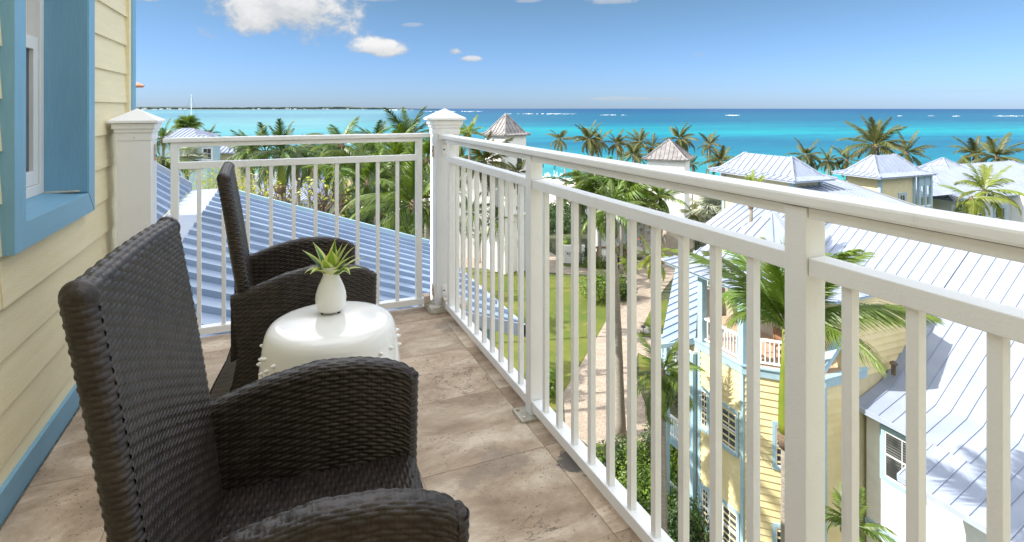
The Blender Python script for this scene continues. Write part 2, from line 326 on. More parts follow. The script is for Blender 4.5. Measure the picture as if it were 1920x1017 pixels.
def sea():
    m = bpy.data.materials.new('sea water'); m.use_nodes = True; t = NT(m.node_tree); b = t.n['Principled BSDF']
    P = t.add('ShaderNodeNewGeometry').outputs['Position']
    out = t.dot(P, (SA, CA, 0)); lat = t.dot(P, (CA, -SA, 0))      # metres offshore / along the shore
    wob = t.math('MULTIPLY', t.math('SUBTRACT', t.noise(t.mapping(P, rot=(0,0,YAW), scale=(.0022,.006,1)), 1, 6, .6), .5), .45)
    lg = t.math('ADD', t.math('LOGARITHM', t.math('MAXIMUM', out, 60), 10.0), wob)
    f = t.math('DIVIDE', t.math('SUBTRACT', lg, 2.0), 2.1)          # 100 m .. 12.6 km
    def c(*a): return rgb(*a)
    open_ = t.ramp(f, [(.04, c(150,222,215)), (.11, c(70,200,205)), (.17, c(18,150,180)), (.225, c(10,125,165)), (.28, c(8,160,190)),
                       (.335, c(6,185,200)), (.38, c(8,150,180)), (.45, c(8,120,160)), (.54, c(0,118,158)), (.60, c(0,112,156)), (.68, c(0,100,150)), (.85, c(0,92,148))])
    bay = t.ramp(f, [(.04, c(185,225,220)), (.15, c(125,205,212)), (.25, c(105,190,205)), (.33, c(115,200,212)), (.42, c(130,195,208)), (.55, c(112,170,195)), (.66, c(125,190,205)), (.85, c(100,155,190))])
    k = t.ss(t.math('ADD', lat, t.math('MULTIPLY', out, .17)), -150, 90)
    col = t.mix(k, bay, open_)
    # darker sea-grass patches and wind streaks
    pt = t.noise(t.mapping(P, rot=(0,0,YAW), scale=(.006,.03,1)), 1, 7, .62)
    col = t.mix(t.math('MULTIPLY', t.ss(pt, .52, .68), .45), col, c(5,85,135))
    st = t.noise(t.mapping(P, rot=(0,0,YAW), scale=(.05,.35,1)), 1, 5, .6)
    col = t.mix(1.0, col, t.mix(t.ss(st, .35, .68), (.80,.84,.87,1), (1.12,1.10,1.08,1)), 'MULTIPLY')
    col = t.mix(1.0, col, (.53,.50,.48,1), 'MULTIPLY'); t.l.new(col, b.inputs['Base Color']); b.inputs['Roughness'].default_value = .35; b.inputs['Specular IOR Level'].default_value = .05; b.inputs['IOR'].default_value = 1.33
    bn = t.add('ShaderNodeBump'); bn.inputs['Strength'].default_value = .5; bn.inputs['Distance'].default_value = .3
    t.l.new(t.noise(t.mapping(P, rot=(0,0,YAW), scale=(.25,.9,1)), 1, 6, .6), bn.inputs['Height']); t.l.new(bn.outputs[0], b.inputs['Normal']); return m
M['sea'] = sea()
M['foam'] = mat('white surf', (.75,.80,.82,1), (.85,.88,.88,1), .05, .9, coords='P')

# ------------------------------------------------------------------ setting: ground, beach, sea
def sheet(name, pts, m, z=None, kind='structure', th=0):
    mb = MB()
    pts = [Vector((p[0], p[1], p[2] if z is None else z)) for p in pts]
    mb.add(pts, [tuple(range(len(pts)))]); return solo(name, mb, m, kind=kind)
def loc2(lat, d): return (SA*d+CA*lat, CA*d-SA*lat)
SEA_Z = -19.0
NS = 96
mb = MB(); mb.add([(0,0,SEA_Z)]+[(10400*math.cos(2*math.pi*i/NS), 10400*math.sin(2*math.pi*i/NS), SEA_Z) for i in range(NS)], [(0,i+1,(i+1)%NS+1) for i in range(NS)])
solo('sea', mb, M['sea'], kind='structure')
# the land: one sheet, flat under the resort, sloping to the beach; shoreline runs gently across
mb = MB()
lats = [-3000,-700,-300,-180,-120,-90,-60,-30,0,30,60,90,120,180,300,700,3000]
shore = lambda l: 152-.16*l if abs(l) < 260 else (152-.16*math.copysign(260, l))
rows = []
for l in lats:
    s = shore(l)+4*math.sin(l*.05)
    rows.append([loc2(l, -600)+(GZ,), loc2(l, -60)+(GZ,), loc2(l, s-58)+(GZ,), loc2(l, s-40)+(GZ-.7,), loc2(l, s-14)+(GZ-1.8,), loc2(l, s+4)+(SEA_Z+.02,), loc2(l, s+16)+(SEA_Z-1.2,)])
nr = len(rows[0]); mb.v = [p for r in rows for p in r]
for i in range(len(rows)-1):
    for j in range(nr-1):
        mb.f.append((i*nr+j, (i+1)*nr+j, (i+1)*nr+j+1, i*nr+j+1)); mb.m.append(1 if j >= 2 else 0)
solo('ground', mb, [M['soil'], M['sand']], kind='structure')
# lawn and paved paths (each a sheet a few millimetres above the one below)
PZ = GZ+.008
sheet('paved_path', [G(*p, PZ) for p in [(840,462),(1000,455),(1075,498),(1180,500),(1232,470),(1275,478),(1262,520),(1228,565),(1196,631),(1240,636),(1262,655),(1262,690),(1196,662),(1188,700),(1225,800),(1225,870),(1120,850),(1060,800),(1056,737),(1094,675),(1137,601),(1160,560),(1178,520),(1040,512),(840,500)]], M['pavers'], PZ)
sheet('lawn', [G(*p, PZ+.004) for p in [(845,503),(1010,513),(1110,519),(1172,523),(1160,560),(1137,601),(1094,675),(1056,737),(1040,790),(990,860),(860,800),(760,640),(790,520)]], M['grass'], PZ+.004)
sheet('lawn', [G(*p, PZ+.004) for p in [(1222,578),(1250,560),(1262,590),(1262,633),(1197,629)]], M['grass'], PZ+.004)
sheet('lawn', [G(*p, PZ+.004) for p in [(1197,664),(1262,692),(1262,760),(1200,720)]], M['grass'], PZ+.004)
sheet('lawn', [G(*p, PZ+.004) for p in [(1115,830),(1160,840),(1180,870),(1120,880)]], M['grass'], PZ+.004)
sheet('lawn', [G(*p, PZ+.004) for p in [(1040,492),(1180,502),(1176,509),(1060,500)]], M['grass'], PZ+.004)
sheet('lawn', [G(*p, PZ+.004) for p in [(840,432),(905,430),(905,480),(840,481)]], M['grass'], PZ+.004)
# surf on the reef: separate streaks of foam just above the water
def surf(segs):
    mb = MB()
    for (x0, x1, y, w) in segs:
        n = max(3, int((x1-x0)/5))
        for i in range(n):
            if random.random() < .15: continue
            a = x0+(x1-x0)*i/n; b = x0+(x1-x0)*(i+random.uniform(.7,1.15))/n
            yy = y+random.uniform(-.25,.25); ww = w*random.uniform(.35,1)*math.sin(math.pi*(i+.5)/n)**.5
            mb.add([G(a,yy+ww,SEA_Z+.5), G(b,yy+ww*.7,SEA_Z+.5), G(b,yy-ww*.5,SEA_Z+.5), G(a,yy-ww*.6,SEA_Z+.5)], [(0,1,2,3)])
    return mb
solo('surf', surf([(715,775,206.4,.8),(795,905,209.2,.6),(945,1080,213.8,.7),(1125,1175,216,.5),(1360,1394,216.5,.9),(1683,1692,217.5,.8),(1740,1752,217.5,.4),(1786,1800,218,.8),(1862,1925,217.8,.8)]), M['foam'], kind='stuff')
# far low coast
def coast(x0, x1, d, h):
    mb = MB(); n = 90; top = []
    for i in range(n+1):
        x = x0+(x1-x0)*i/n; e = min(1, (n-i)/25)
        p = W(x, HY, d+i*18); hh = h*e*(.55+.45*random.random())+ (6*e if 55 < i < 75 else 0)
        mb.v += [(p.x,p.y,SEA_Z-1), (p.x,p.y,SEA_Z+4+hh*.8), tuple(Vector((p.x,p.y,SEA_Z+4+hh))+Vector((SA,CA,0))*400), tuple(Vector((p.x,p.y,SEA_Z-1))+Vector((SA,CA,0))*700)]
    for i in range(n):
        for j in range(3): mb.f.append((i*4+j,(i+1)*4+j,(i+1)*4+j+1,i*4+j+1)); mb.m.append(0)
    return mb
solo('far_coast', coast(180, 812, 4600, 26), M['coast'], kind='structure')
mb = MB()
for k in range(26):
    x = random.choice([random.uniform(250,350), random.uniform(480,600), random.uniform(260,700)]); p = W(x, HY, 4480+max(0,(x-180))/632*90*18)
    w = random.uniform(8,30); h = random.uniform(3,9); p.z = SEA_Z+random.uniform(1,6)
    mb.obox(p, Vector((CA,-SA,0))*w, Vector((SA,CA,0))*8, (0,0,h))
solo('far_houses', mb, M['stucco'], kind='stuff')
mb = MB()
for i in range(40):
    x = 250+i*11; p = W(x, HY, 4560+(x-180)/632*90*18); mb.obox(Vector((p.x,p.y,SEA_Z+.2)), Vector((CA,-SA,0))*50, Vector((SA,CA,0))*4, (0,0,3))
solo('far_beach', mb, M['sand'], kind='structure')

# ------------------------------------------------------------------ building helpers
def clip(poly, axis_u, lim, keep_gt):
    out = []; n = len(poly)
    for i in range(n):
        a, b = poly[i], poly[(i+1)%n]; da = (a[0]-lim)*(1 if keep_gt else -1); db = (b[0]-lim)*(1 if keep_gt else -1)
        if da >= 0: out.append(a)
        if (da > 0 > db) or (da < 0 < db):
            k = da/(da-db); out.append((a[0]+(b[0]-a[0])*k, a[1]+(b[1]-a[1])*k))
    return out
def roof_face(parent, pts, eave, sp=.45, m=None, rib=(.03,.045), th=.02, name='roof_panel'):
    """planar polygon -> standing-seam panels, each an object with its own raised seam; eave = direction along the eave"""
    m = m or M['roof']; pts = [Vector(p) for p in pts]; o = pts[0]
    nrm = Vector((0,0,0))
    for i in range(1, len(pts)-1): nrm += (pts[i]-o).cross(pts[i+1]-o)
    nrm.normalize()
    if nrm.z < 0: nrm = -nrm
    e = Vector(eave); e = (e-nrm*e.dot(nrm)).normalized(); v = nrm.cross(e)
    P = [((p-o).dot(e), (p-o).dot(v)) for p in pts]
    u0 = min(p[0] for p in P); u1 = max(p[0] for p in P); n = max(1, round((u1-u0)/sp)); st = (u1-u0)/n
    for i in range(n):
        a, b = u0+i*st, u0+(i+1)*st
        q = clip(clip(P, 0, a, True), 0, b, False)
        q = [x for k, x in enumerate(q) if (abs(x[0]-q[k-1][0])+abs(x[1]-q[k-1][1])) > 1e-5]
        if len(q) < 3: continue
        mb = MB(); c3 = lambda u_, v_, h=0: o+e*u_+v*v_+nrm*h
        mb.prism([c3(x, y) for x, y in q], nrm*-th)
        w, h = rib
        mid = a+w if i == 0 else a          # seam on the left edge of each panel
        q2 = clip(clip(P, 0, mid-.001 if i else a+.002, True), 0, mid+w, False)
        if len(q2) >= 3: mb.prism([c3(x, y, .001) for x, y in q2], nrm*h)
        part(name, mb, m, parent)
def window(parent, o, right, up, w, h, nrm, trim=.10, cols=2, rows=4, name='window', tm=None, gm=None, shutters=False):
    """o = lower-left corner of the opening on the wall face; right/up unit vectors, nrm outward"""
    o, right, up, nrm = map(Vector, (o, right, up, nrm)); tm = tm or M['pale_blue']
    mb = MB(); t = trim; D = nrm*.07
    mb.obox(o-right*t-up*t, right*t, up*(h+2*t), D); mb.obox(o+right*w-up*t, right*t, up*(h+2*t), D)
    mb.obox(o+up*h, right*w, up*t, D); mb.obox(o-up*t, right*w, up*t, D*1.25)
    f = part(name, mb, tm, parent)
    mb = MB(); s = .05; D = nrm*.05
    mb.obox(o, right*s, up*h, D); mb.obox(o+right*(w-s), right*s, up*h, D)
    for zz in (0, h/2-s/2, h-s): mb.obox(o+right*s+up*zz, right*(w-2*s), up*s, D)
    for i in range(1, cols): mb.obox(o+right*(w*i/cols-.012), right*.024, up*h, nrm*.042)
    for j in range(1, rows):
        if j*2 != rows: mb.obox(o+up*(h*j/rows-.012)+right*s, right*(w-2*s), up*.024, nrm*.040)
    part('frame', mb, M['sash'], f)
    mb = MB(); mb.obox(o+nrm*.012, right*w, up*h, nrm*.012); part('pane', mb, gm or M['glass'], f)
    return f
def siding(parent, a, b, z0, z1, nrm, exp=.2, m=None, name='siding_board'):
    """horizontal lap boards on the wall from a to b (xy), each its own object"""
    a = Vector((a[0],a[1],0)); b = Vector((b[0],b[1],0)); n = Vector(nrm); k = math.ceil((z1-z0)/exp)
    for i in range(k):
        za, zb = z0+i*exp, min(z1, z0+(i+1)*exp+.01)
        mb = MB(); L = b-a
        sec = [a+n*.0+Vector((0,0,za)), a+n*.06+Vector((0,0,za)), a+n*.008+Vector((0,0,zb)), a+Vector((0,0,zb))]
        mb.prism(sec, L); part(name, mb, m or M['siding'], parent)
def rail_run(parent, a, b, h=.95, sp=.14, m=None, name='terrace_rail'):
    a, b = Vector(a), Vector(b); L = (b-a).length; d = (b-a).normalized(); n = Vector((-d.y, d.x, 0)); m = m or M['rail']
    mb = MB()
    for z, hh in ((h-.08,.08), (.08,.06)): mb.obox(a+Vector((0,0,z))-n*.035, d*L, n*.07, (0,0,hh))
    r = part(name, mb, m, parent); k = int(L/sp)
    me = None
    for i in range(1, k):
        mb = MB(); p = a+d*(L*i/k); mb.obox(p+Vector((0,0,.14))-n*.02-d*.02, d*.04, n*.04, (0,0,h-.22)); part('rail_picket', mb, m, r)
    return r
def wallbox(parent, a, b, m, name='wall', bev=0):
    mb = MB(); mb.box(a, b); return part(name, mb, m, parent, bev=bev)

# ------------------------------------------------------------------ the balcony's own building
WX = -.752
bld = thing('hotel_building', (WX, 0, 0), 'cream clapboard hotel wall with blue trim along the left side of the balcony', 'building')
OY0, OY1, OZ0, OZ1 = 2.217, 2.86, .862, 2.35
wallbox(bld, (-1.3,-2.5,-.4), (WX-.02,OY0,2.62), M['cream']); wallbox(bld, (-1.3,OY1,-.4), (WX-.02,3.785,2.62), M['cream'])
wallbox(bld, (-1.3,OY0,-.4), (WX-.02,OY1,OZ0-.02), M['cream']); wallbox(bld, (-1.3,OY0,OZ1), (WX-.02,OY1,2.62), M['cream'])
# lap boards, split round the window
k = 0; z = 1.2465-8*.157
while z < 2.55:
    spans = [(-2.5, 3.70)]
    if z+.157 > .775 and z < OZ1+.09: spans = [(-2.5, 2.134), (2.94, 3.70)]
    if z < .775 < z+.157:
        mb = MB(); mb.prism([(WX-.02,2.134,z),(WX+.004,2.134,z),(WX-.008,2.134,.775),(WX-.02,2.134,.775)], (0,.806,0)); part('siding_board', mb, M['siding_near'], bld)
    for (y0, y1) in spans:
        z0c = max(z, .094)
        sec = [(WX-.02,y0,z0c),(WX+.000,y0,z0c),(WX-.010,y0,z+.160),(WX-.02,y0,z+.160)]
        if z+.157 < .1: continue
        mb = MB(); mb.prism(sec, (0,y1-y0,0)); part('siding_board', mb, M['siding_near'], bld)
    z += .157
mb = MB(); mb.box((WX-.02,-2.5,0),(WX+.014,3.70,.094)); part('base_trim', mb, M['blue_h'], bld, bev=.002)
mb = MB(); mb.box((WX-.02,3.70,0),(WX+.018,3.785,2.62)); part('corner_trim', mb, M['blue'], bld, bev=.002)
mb = MB(); mb.box((WX-.02,3.655,.094),(WX+.012,3.70,2.62)); part('corner_bead', mb, M['siding_near'], bld, bev=.002)
win = None
mb = MB(); mb.box((WX-.02,2.134,.775),(WX+.03,OY0,OZ1+.085)); win = part('window', mb, M['blue'], bld, bev=.002)
mb = MB(); mb.prism([(WX-.02,OY1,OZ0),(WX-.02,2.944,.775),(WX-.02,2.944,OZ1+.085),(WX-.02,OY1,OZ1)], (.05,0,0)); part('side_casing', mb, M['blue'], win, bev=.0015)
mb = MB(); mb.prism([(WX-.02,OY0+.001,OZ0-.001),(WX-.02,OY1-.001,OZ0-.001),(WX-.02,2.942,.775),(WX-.02,OY0+.001,.775)], (.049,0,0)); part('sill_board', mb, M['blue_h'], win, bev=.0015)
mb = MB(); mb.box((WX-.02,OY0,OZ1),(WX+.03,OY1,OZ1+.085)); part('head_casing', mb, M['blue_h'], win)
mb = MB(); mb.prism([(WX+.028,OY0,OZ0-.004),(WX-.15,OY0,OZ0+.012),(WX-.15,OY0,OZ0-.03),(WX+.028,OY0,OZ0-.03)], (0,OY1-OY0,0)); part('sill', mb, M['blue_h'], win)
mb = MB(); mb.box((WX-.14,OY1-.006,OZ0+.006),(WX+.026,OY1+.02,OZ1)); part('jamb', mb, M['blue'], win)
mb = MB(); mb.box((WX-.14,OY0-.02,OZ0+.006),(WX+.026,OY0+.006,OZ1)); part('jamb', mb, M['blue'], win)
mb = MB(); mb.box((WX-.139,OY1-.016,OZ0+.008),(WX+.0,OY1-.006,OZ0+.014)); part('caulk', mb, M['stone'], win)
XF = WX-.15
mb = MB()                                   # outer frame
mb.box((XF-.03,OY1-.045,OZ0+.01),(XF+.03,OY1-.006,OZ1)); mb.box((XF-.03,OY0+.006,OZ0+.01),(XF+.03,OY0+.045,OZ1)); mb.box((XF-.03,OY0+.045,OZ0+.01),(XF+.03,OY1-.045,OZ0+.05)); mb.box((XF-.03,OY0+.045,OZ1-.04),(XF+.03,OY1-.045,OZ1))
part('frame', mb, M['sash'], win, bev=.002)
def sash(z0, z1, x):
    mb = MB(); y0, y1 = OY0+.047, OY1-.047
    mb.box((x-.016,y0,z0),(x+.016,y0+.045,z1)); mb.box((x-.016,y1-.045,z0),(x+.016,y1,z1)); mb.box((x-.016,y0+.045,z0),(x+.016,y1-.045,z0+.055)); mb.box((x-.016,y0+.045,z1-.05),(x+.018,y1-.045,z1))
    part('sash', mb, M['sash'], win, bev=.002)
    mb = MB(); mb.box((x-.005,y0+.045,z0+.055),(x+.001,y1-.045,z1-.05)); part('pane', mb, M['glass'], win)
sash(OZ0+.052, 1.50, XF+.008); sash(1.452, OZ1-.042, XF-.028)
mb = MB(); mb.box((XF-.10,OY0+.4,OZ0),(XF-.09,OY1-.02,OZ1)); part('curtain', mb, M['curtain'], win)
# eave and roof over the room, wing beyond the corner
mb = MB(); mb.box((-4.2,-2.5,2.62),(WX+.03,3.80,2.70)); part('eave', mb, M['pale_blue'], bld)
wallbox(bld, (-7,-2.5,-16), (-1.3,3.785,2.62), M['cream'])
wallbox(bld, (-7,3.785,-16), (-2.35,10.1,1.9), M['cream'])
rf = part('roof', (lambda m_: (m_.box((-7,3.95,1.9),(-2.15,10.3,2.02)), m_)[1])(MB()), M['pale_blue'], bld)
roof_face(rf, [(-2.12,3.95,2.03),(-2.12,10.3,2.03),(-4.5,8.4,3.2),(-4.5,3.95,3.2)], (0,1,0))
roof_face(rf, [(-2.12,10.3,2.03),(-7,10.3,2.03),(-6.4,8.4,3.2),(-4.5,8.4,3.2)], (1,0,0))
# unseen hotel wing behind the camera, added to darken faces turned that way
wallbox(bld, (-7,-9,-16), (7.5,-2.55,5.2), M['siding_near'])
mb = MB(); mb.box((-7.3,-9.3,5.2),(7.8,-2.25,5.35)); part('eave', mb, M['pale_blue'], bld)
# lower roofs below the end railing
lr = part('roof', (lambda m_: (m_.box((-1.54,3.6,-.62),(-1.03,12.75,-.42)), m_)[1])(MB()), M['roof_flat'], bld, label='pale flat metal valley between the two blue ribbed roof slopes')
def zr(x): return -1.86+.347*(3.2-x)
roof_face(lr, [(3.2,7.25,zr(3.2)),(3.2,12.45,zr(3.2)),(-1.03,12.45,zr(-1.03)),(-1.03,7.25,zr(-1.03))], (0,1,0), .46, M['roof_near'], rib=(.045,.058))
roof_face(lr, [(1.7,3.75,zr(1.7)),(1.7,7.25,zr(1.7)),(-1.03,7.25,zr(-1.03)),(-1.03,3.75,zr(-1.03))], (0,1,0), .46, M['roof_near'], rib=(.045,.058))
roof_face(lr, [(-1.54,3.8,-.40),(-1.54,12.75,-.40),(-2.33,12.75,.16),(-2.33,3.8,.16)], (0,1,0), .46, M['roof_near'], rib=(.045,.058))
mb = MB()                                   # fascias and rake trim of that roof
mb.obox((3.2,7.2,zr(3.2)-.16),(0,5.3,0),(.05,0,0),(0,0,.18)); part('fascia', mb, M['roof_flat'], lr)
mb = MB(); mb.obox((3.25,12.45,zr(3.25)-.1),(-4.28,0,.347*4.28),(0,.10,0),(0,0,.17)); part('rake_trim', mb, M['pale_blue'], lr)
mb = MB(); mb.obox((3.25,7.20,zr(3.25)-.14),(-1.55,0,.347*1.55),(0,.05,0),(0,0,.17)); part('rake_trim', mb, M['roof_flat'], lr)
mb = MB(); mb.obox((-1.54,12.75,-.5),(-.8,0,.56),(0,.08,0),(0,0,.22)); part('rake_trim', mb, M['roof_flat'], lr)
mb = MB(); mb.box((-1.0,7.6,-3.2),(2.95,12.2,-1.95)); mb.box((-1.0,3.9,-3.2),(1.5,7.6,-1.95)); part('wall', mb, M['pale_blue'], bld, label='pale teal wall under the blue roof eave')
mb = MB(); mb.box((-2.3,3.9,-16),(-.9,12.2,-.65)); part('wall', mb, M['cream'], bld)
mb = MB(); mb.box((-.9,9.0,-16),(-.3,12,-3.2)); part('wall', mb, M['cream'], bld)
mb = MB(); mb.box((-7,-2.5,-16),(.9,3.3,-.4)); part('wall', mb, M['cream'], bld)

# ------------------------------------------------------------------ balcony floor tiles
slab = MB(); slab.box((WX-.02,-2.5,-.38),(1.03,3.385,-.022)); fl = solo('balcony_floor', slab, M['stone'], kind='structure')
def tile(x0, x1, y0, y1):
    g = .0007; dz = random.uniform(-.0006,.0006)
    mb = MB(); mb.box((x0+g,y0+g,-.0215),(x1-g,y1-g,dz)); me = mb.mesh('floor_tile', M['travertine'], bev=.0007)
    link('floor_tile', me, fl)
ys = [3.16-.449*i for i in range(0,12)]
xs = [.893, .444, -.005, -.454, -.7315]
tile(.893,1.03,3.16,3.383)
for i in range(len(xs)-1): tile(xs[i+1], xs[i], 3.16, 3.383)
for j in range(len(ys)-1):
    for i in range(len(xs)-1): tile(xs[i+1], xs[i], ys[j+1], ys[j])
    tile(.893, 1.03, ys[j+1]+(.22 if j%2 else 0), ys[j]+(.22 if j%2 and j>0 else 0)) if False else tile(.893, 1.03, ys[j+1], ys[j])

# ------------------------------------------------------------------ railings
BAL = {}
def baluster(parent, x, y, z0, z1, w=.020, name='baluster'):
    key = (round(w,4), round(z1-z0,4))
    if key not in BAL:
        mb = MB(); mb.box((-w/2,-w/2,0),(w/2,w/2,z1-z0)); BAL[key] = mb.mesh(name, M['rail'], bev=.0015)
    o = ORG[parent]; link(name, BAL[key], parent, (x-o.x, y-o.y, z0-o.z))
XR = .950
def side_section(y0, y1, bals, label, stiles=(), post=None):
    t = thing('railing_section', (XR, (y0+y1)/2, 0), label, 'railing', 'white metal railing sections round the balcony')
    mb = MB(); mb.box((XR-.022,y0,1.010),(XR+.022,y1,1.030)); part('sub_rail', mb, M['rail'], t, bev=.0015)
    mb = MB(); mb.box((XR-.022,y0,.901),(XR+.022,y1,.936)); part('middle_rail', mb, M['rail'], t, bev=.002)
    mb = MB(); mb.box((XR-.024,y0,.030),(XR+.026,y1,.067)); part('bottom_rail', mb, M['rail'], t, bev=.002)
    for y in bals: baluster(t, XR-.004, y, .0665, .9015)
    for y in stiles: 
        mb = MB(); mb.box((XR-.021,y-.022,.067),(XR+.021,y+.022,.901)); mb.box((XR-.021,y-.022,.936),(XR+.021,y+.022,1.010)); part('stile', mb, M['rail'], t, bev=.0015)
    return t
def metal_post(y, label):
    t = thing('railing_post', (XR, y, 0), label, 'railing post', 'square metal posts of the side railing')
    mb = MB(); mb.box((XR-.027,y-.024,.006),(XR+.026,y+.024,1.030)); part('shaft', mb, M['rail'], t, bev=.002)
    mb = MB(); mb.box((XR-.075,y-.05,.0),(XR+.06,y+.05,.010)); part('base_plate', mb, M['stone'], t, bev=.002)
    for dx, dy in ((-.058,-.03),(-.058,.03)):
        mb = MB(); mb.lathe([(.007,0),(.007,.006),(.004,.008)], 8, (XR+dx, y+dy, .0095)); part('bolt', mb, M['stain'], t)
YC, YD = 2.022, .783
s1 = side_section(YC+.026, 3.21, [2.144+.1113*i for i in range(9)], 'white railing section between the corner post and first square post', stiles=(3.155,))
s2 = side_section(YD+.026, YC-.026, [.907+.1113*i for i in range(10)], 'white railing section between the two square posts, above the lawn path')
s3 = side_section(-.47, YD-.026, [.6765-.1113*i+.01 for i in range(10)], 'nearest white railing section at right, in front of the white roof')
metal_post(YC, 'square white railing post nearer the corner, its stained base plate on the floor')
metal_post(YD, 'wide white railing post in the foreground at right, beside the tall palm trunk')
metal_post(-.5, 'square white railing post beyond the right edge of the view')
t = thing('handrail', (XR, 1.3, 1.03), 'long white capped handrail running along the top of the right railing', 'handrail')
mb = MB(); mb.box((XR-.035,-.6,1.0325),(XR+.035,3.245,1.0565)); part('cap_rail', mb, M['rail'], t, bev=.0055)
mb = MB(); mb.box((XR-.020,-.6,1.030),(XR+.020,3.24,1.0328)); part('shadow_gap', mb, M['dark'], t)
mb = MB(); mb.box((XR-.045,3.24,1.028),(XR+.04,3.274,1.060)); part('bracket', mb, M['rail'], t, bev=.002)
# end railing
YE = 3.352
t = thing('railing_section', (.15, YE, 0), 'white end railing section between the two capped posts, facing the sea', 'railing', 'white metal railing sections round the balcony')
x0, x1 = -.497, .818
mb = MB(); mb.box((-.53,YE-.035,1.040),(.868,YE+.035,1.064)); part('cap_rail', mb, M['rail'], t, bev=.005)
mb = MB(); mb.box((x0,YE-.022,1.016),(x1,YE+.022,1.038)); part('sub_rail', mb, M['rail'], t, bev=.0015)
mb = MB(); mb.box((x0+.035,YE-.022,.901),(x1-.035,YE+.022,.936)); part('middle_rail', mb, M['rail'], t, bev=.002)
mb = MB(); mb.box((-.55,YE-.025,.030),(.868,YE+.025,.067)); part('bottom_rail', mb, M['rail'], t, bev=.002)
for x in (x0+.0175, x1-.0175):
    mb = MB(); mb.box((x-.0175,YE-.021,.067),(x+.0175,YE+.021,1.016)); part('stile', mb, M['rail'], t, bev=.0015)
for i in range(10): baluster(t, -.369+.1155*i, YE-.004, .0665, .9015)
mb = MB(); mb.box((x1+.012,YE-.028,.020),(.868,YE+.028,.078)); part('bracket', mb, M['stain'], t, bev=.002)
def newel(cx, cy, label, w=.0715, plinth=True):
    t = thing('newel_post', (cx, cy, 0), label, 'post', 'white newel posts with pyramid caps')
    mb = MB(); mb.box((cx-w,cy-w,.03),(cx+w,cy+w,1.10)); part('shaft', mb, M['vinyl'], t, bev=.003)
    mb = MB()
    for (h, z0, z1) in ((w+.004,1.058,1.098),(w+.011,1.098,1.116),(w+.019,1.116,1.142)): mb.box((cx-h,cy-h,z0),(cx+h,cy+h,z1))
    part('collar', mb, M['vinyl'], t, bev=.002)
    h = w+.034
    mb = MB(); mb.add([(cx-h,cy-h,1.144),(cx+h,cy-h,1.144),(cx+h,cy+h,1.144),(cx-h,cy+h,1.144),(cx-h,cy-h,1.156),(cx+h,cy-h,1.156),(cx+h,cy+h,1.156),(cx-h,cy+h,1.156),(cx,cy,1.216)],
                      [(0,3,2,1),(0,1,5,4),(1,2,6,5),(2,3,7,6),(3,0,4,7),(4,5,8),(5,6,8),(6,7,8),(7,4,8)])
    part('cap', mb, M['vinyl'], t, bev=.0015)
    mb = MB(); mb.lathe([(.003,0),(.003,.002)], 8, (cx, cy-w-.0045, 1.07)); part('screw', mb, M['dark'], t)
    if plinth:
        mb = MB(); p = w+.052
        mb.add([(cx-p,cy-p,0),(cx+p,cy-p,0),(cx+p,cy+p,0),(cx-p,cy+p,0),(cx-p+.006,cy-p+.008,.034),(cx+p-.004,cy-p+.01,.036),(cx+p-.01,cy+p-.01,.035),(cx-p+.01,cy+p-.01,.036)],
               [(0,3,2,1),(4,5,6,7),(0,1,5,4),(1,2,6,5),(2,3,7,6),(3,0,4,7)]); part('plinth', mb, M['stone'], t, bev=.004)
    return t
pa = newel(-.6405, 3.335, 'white capped newel post against the cream wall, left end of the railing')
pb = newel(.962, 3.347, 'white capped newel post at the outer corner, on a worn stone plinth')
def brk(t, a, b, m='rail'):
    mb = MB(); mb.box(a, b); part('bracket', mb, M[m], t, bev=.0015)
def scr(t, p, ax='y'):
    mb = MB(); mb.lathe([(.0045,-.002),(.0055,0),(.004,.002)], 8); me = mb.mesh('screw', M['dark']); o = link('screw', me, t, Vector(p)-ORG[t], (R(90),0,0) if ax=='y' else (0,R(90),0))
for z in (.967, .118):
    brk(pb, (.886,YE-.022,z-.05),(.8905,YE+.022,z+.02), 'stain'); scr(pb, (.885,YE-.006,z-.012), 'x')
    brk(pb, (.925,3.270,z-.03),(.972,3.2753,z+.03)); scr(pb, (.937,3.269,z), 'y')
brk(pb, (.925,3.21,.022),(.977,3.272,.078), 'stain')
brk(pa, (-.569,YE-.022,.95),(-.564,YE+.022,1.035), 'stain'); scr(pa, (-.562,YE-.004,.975), 'x')

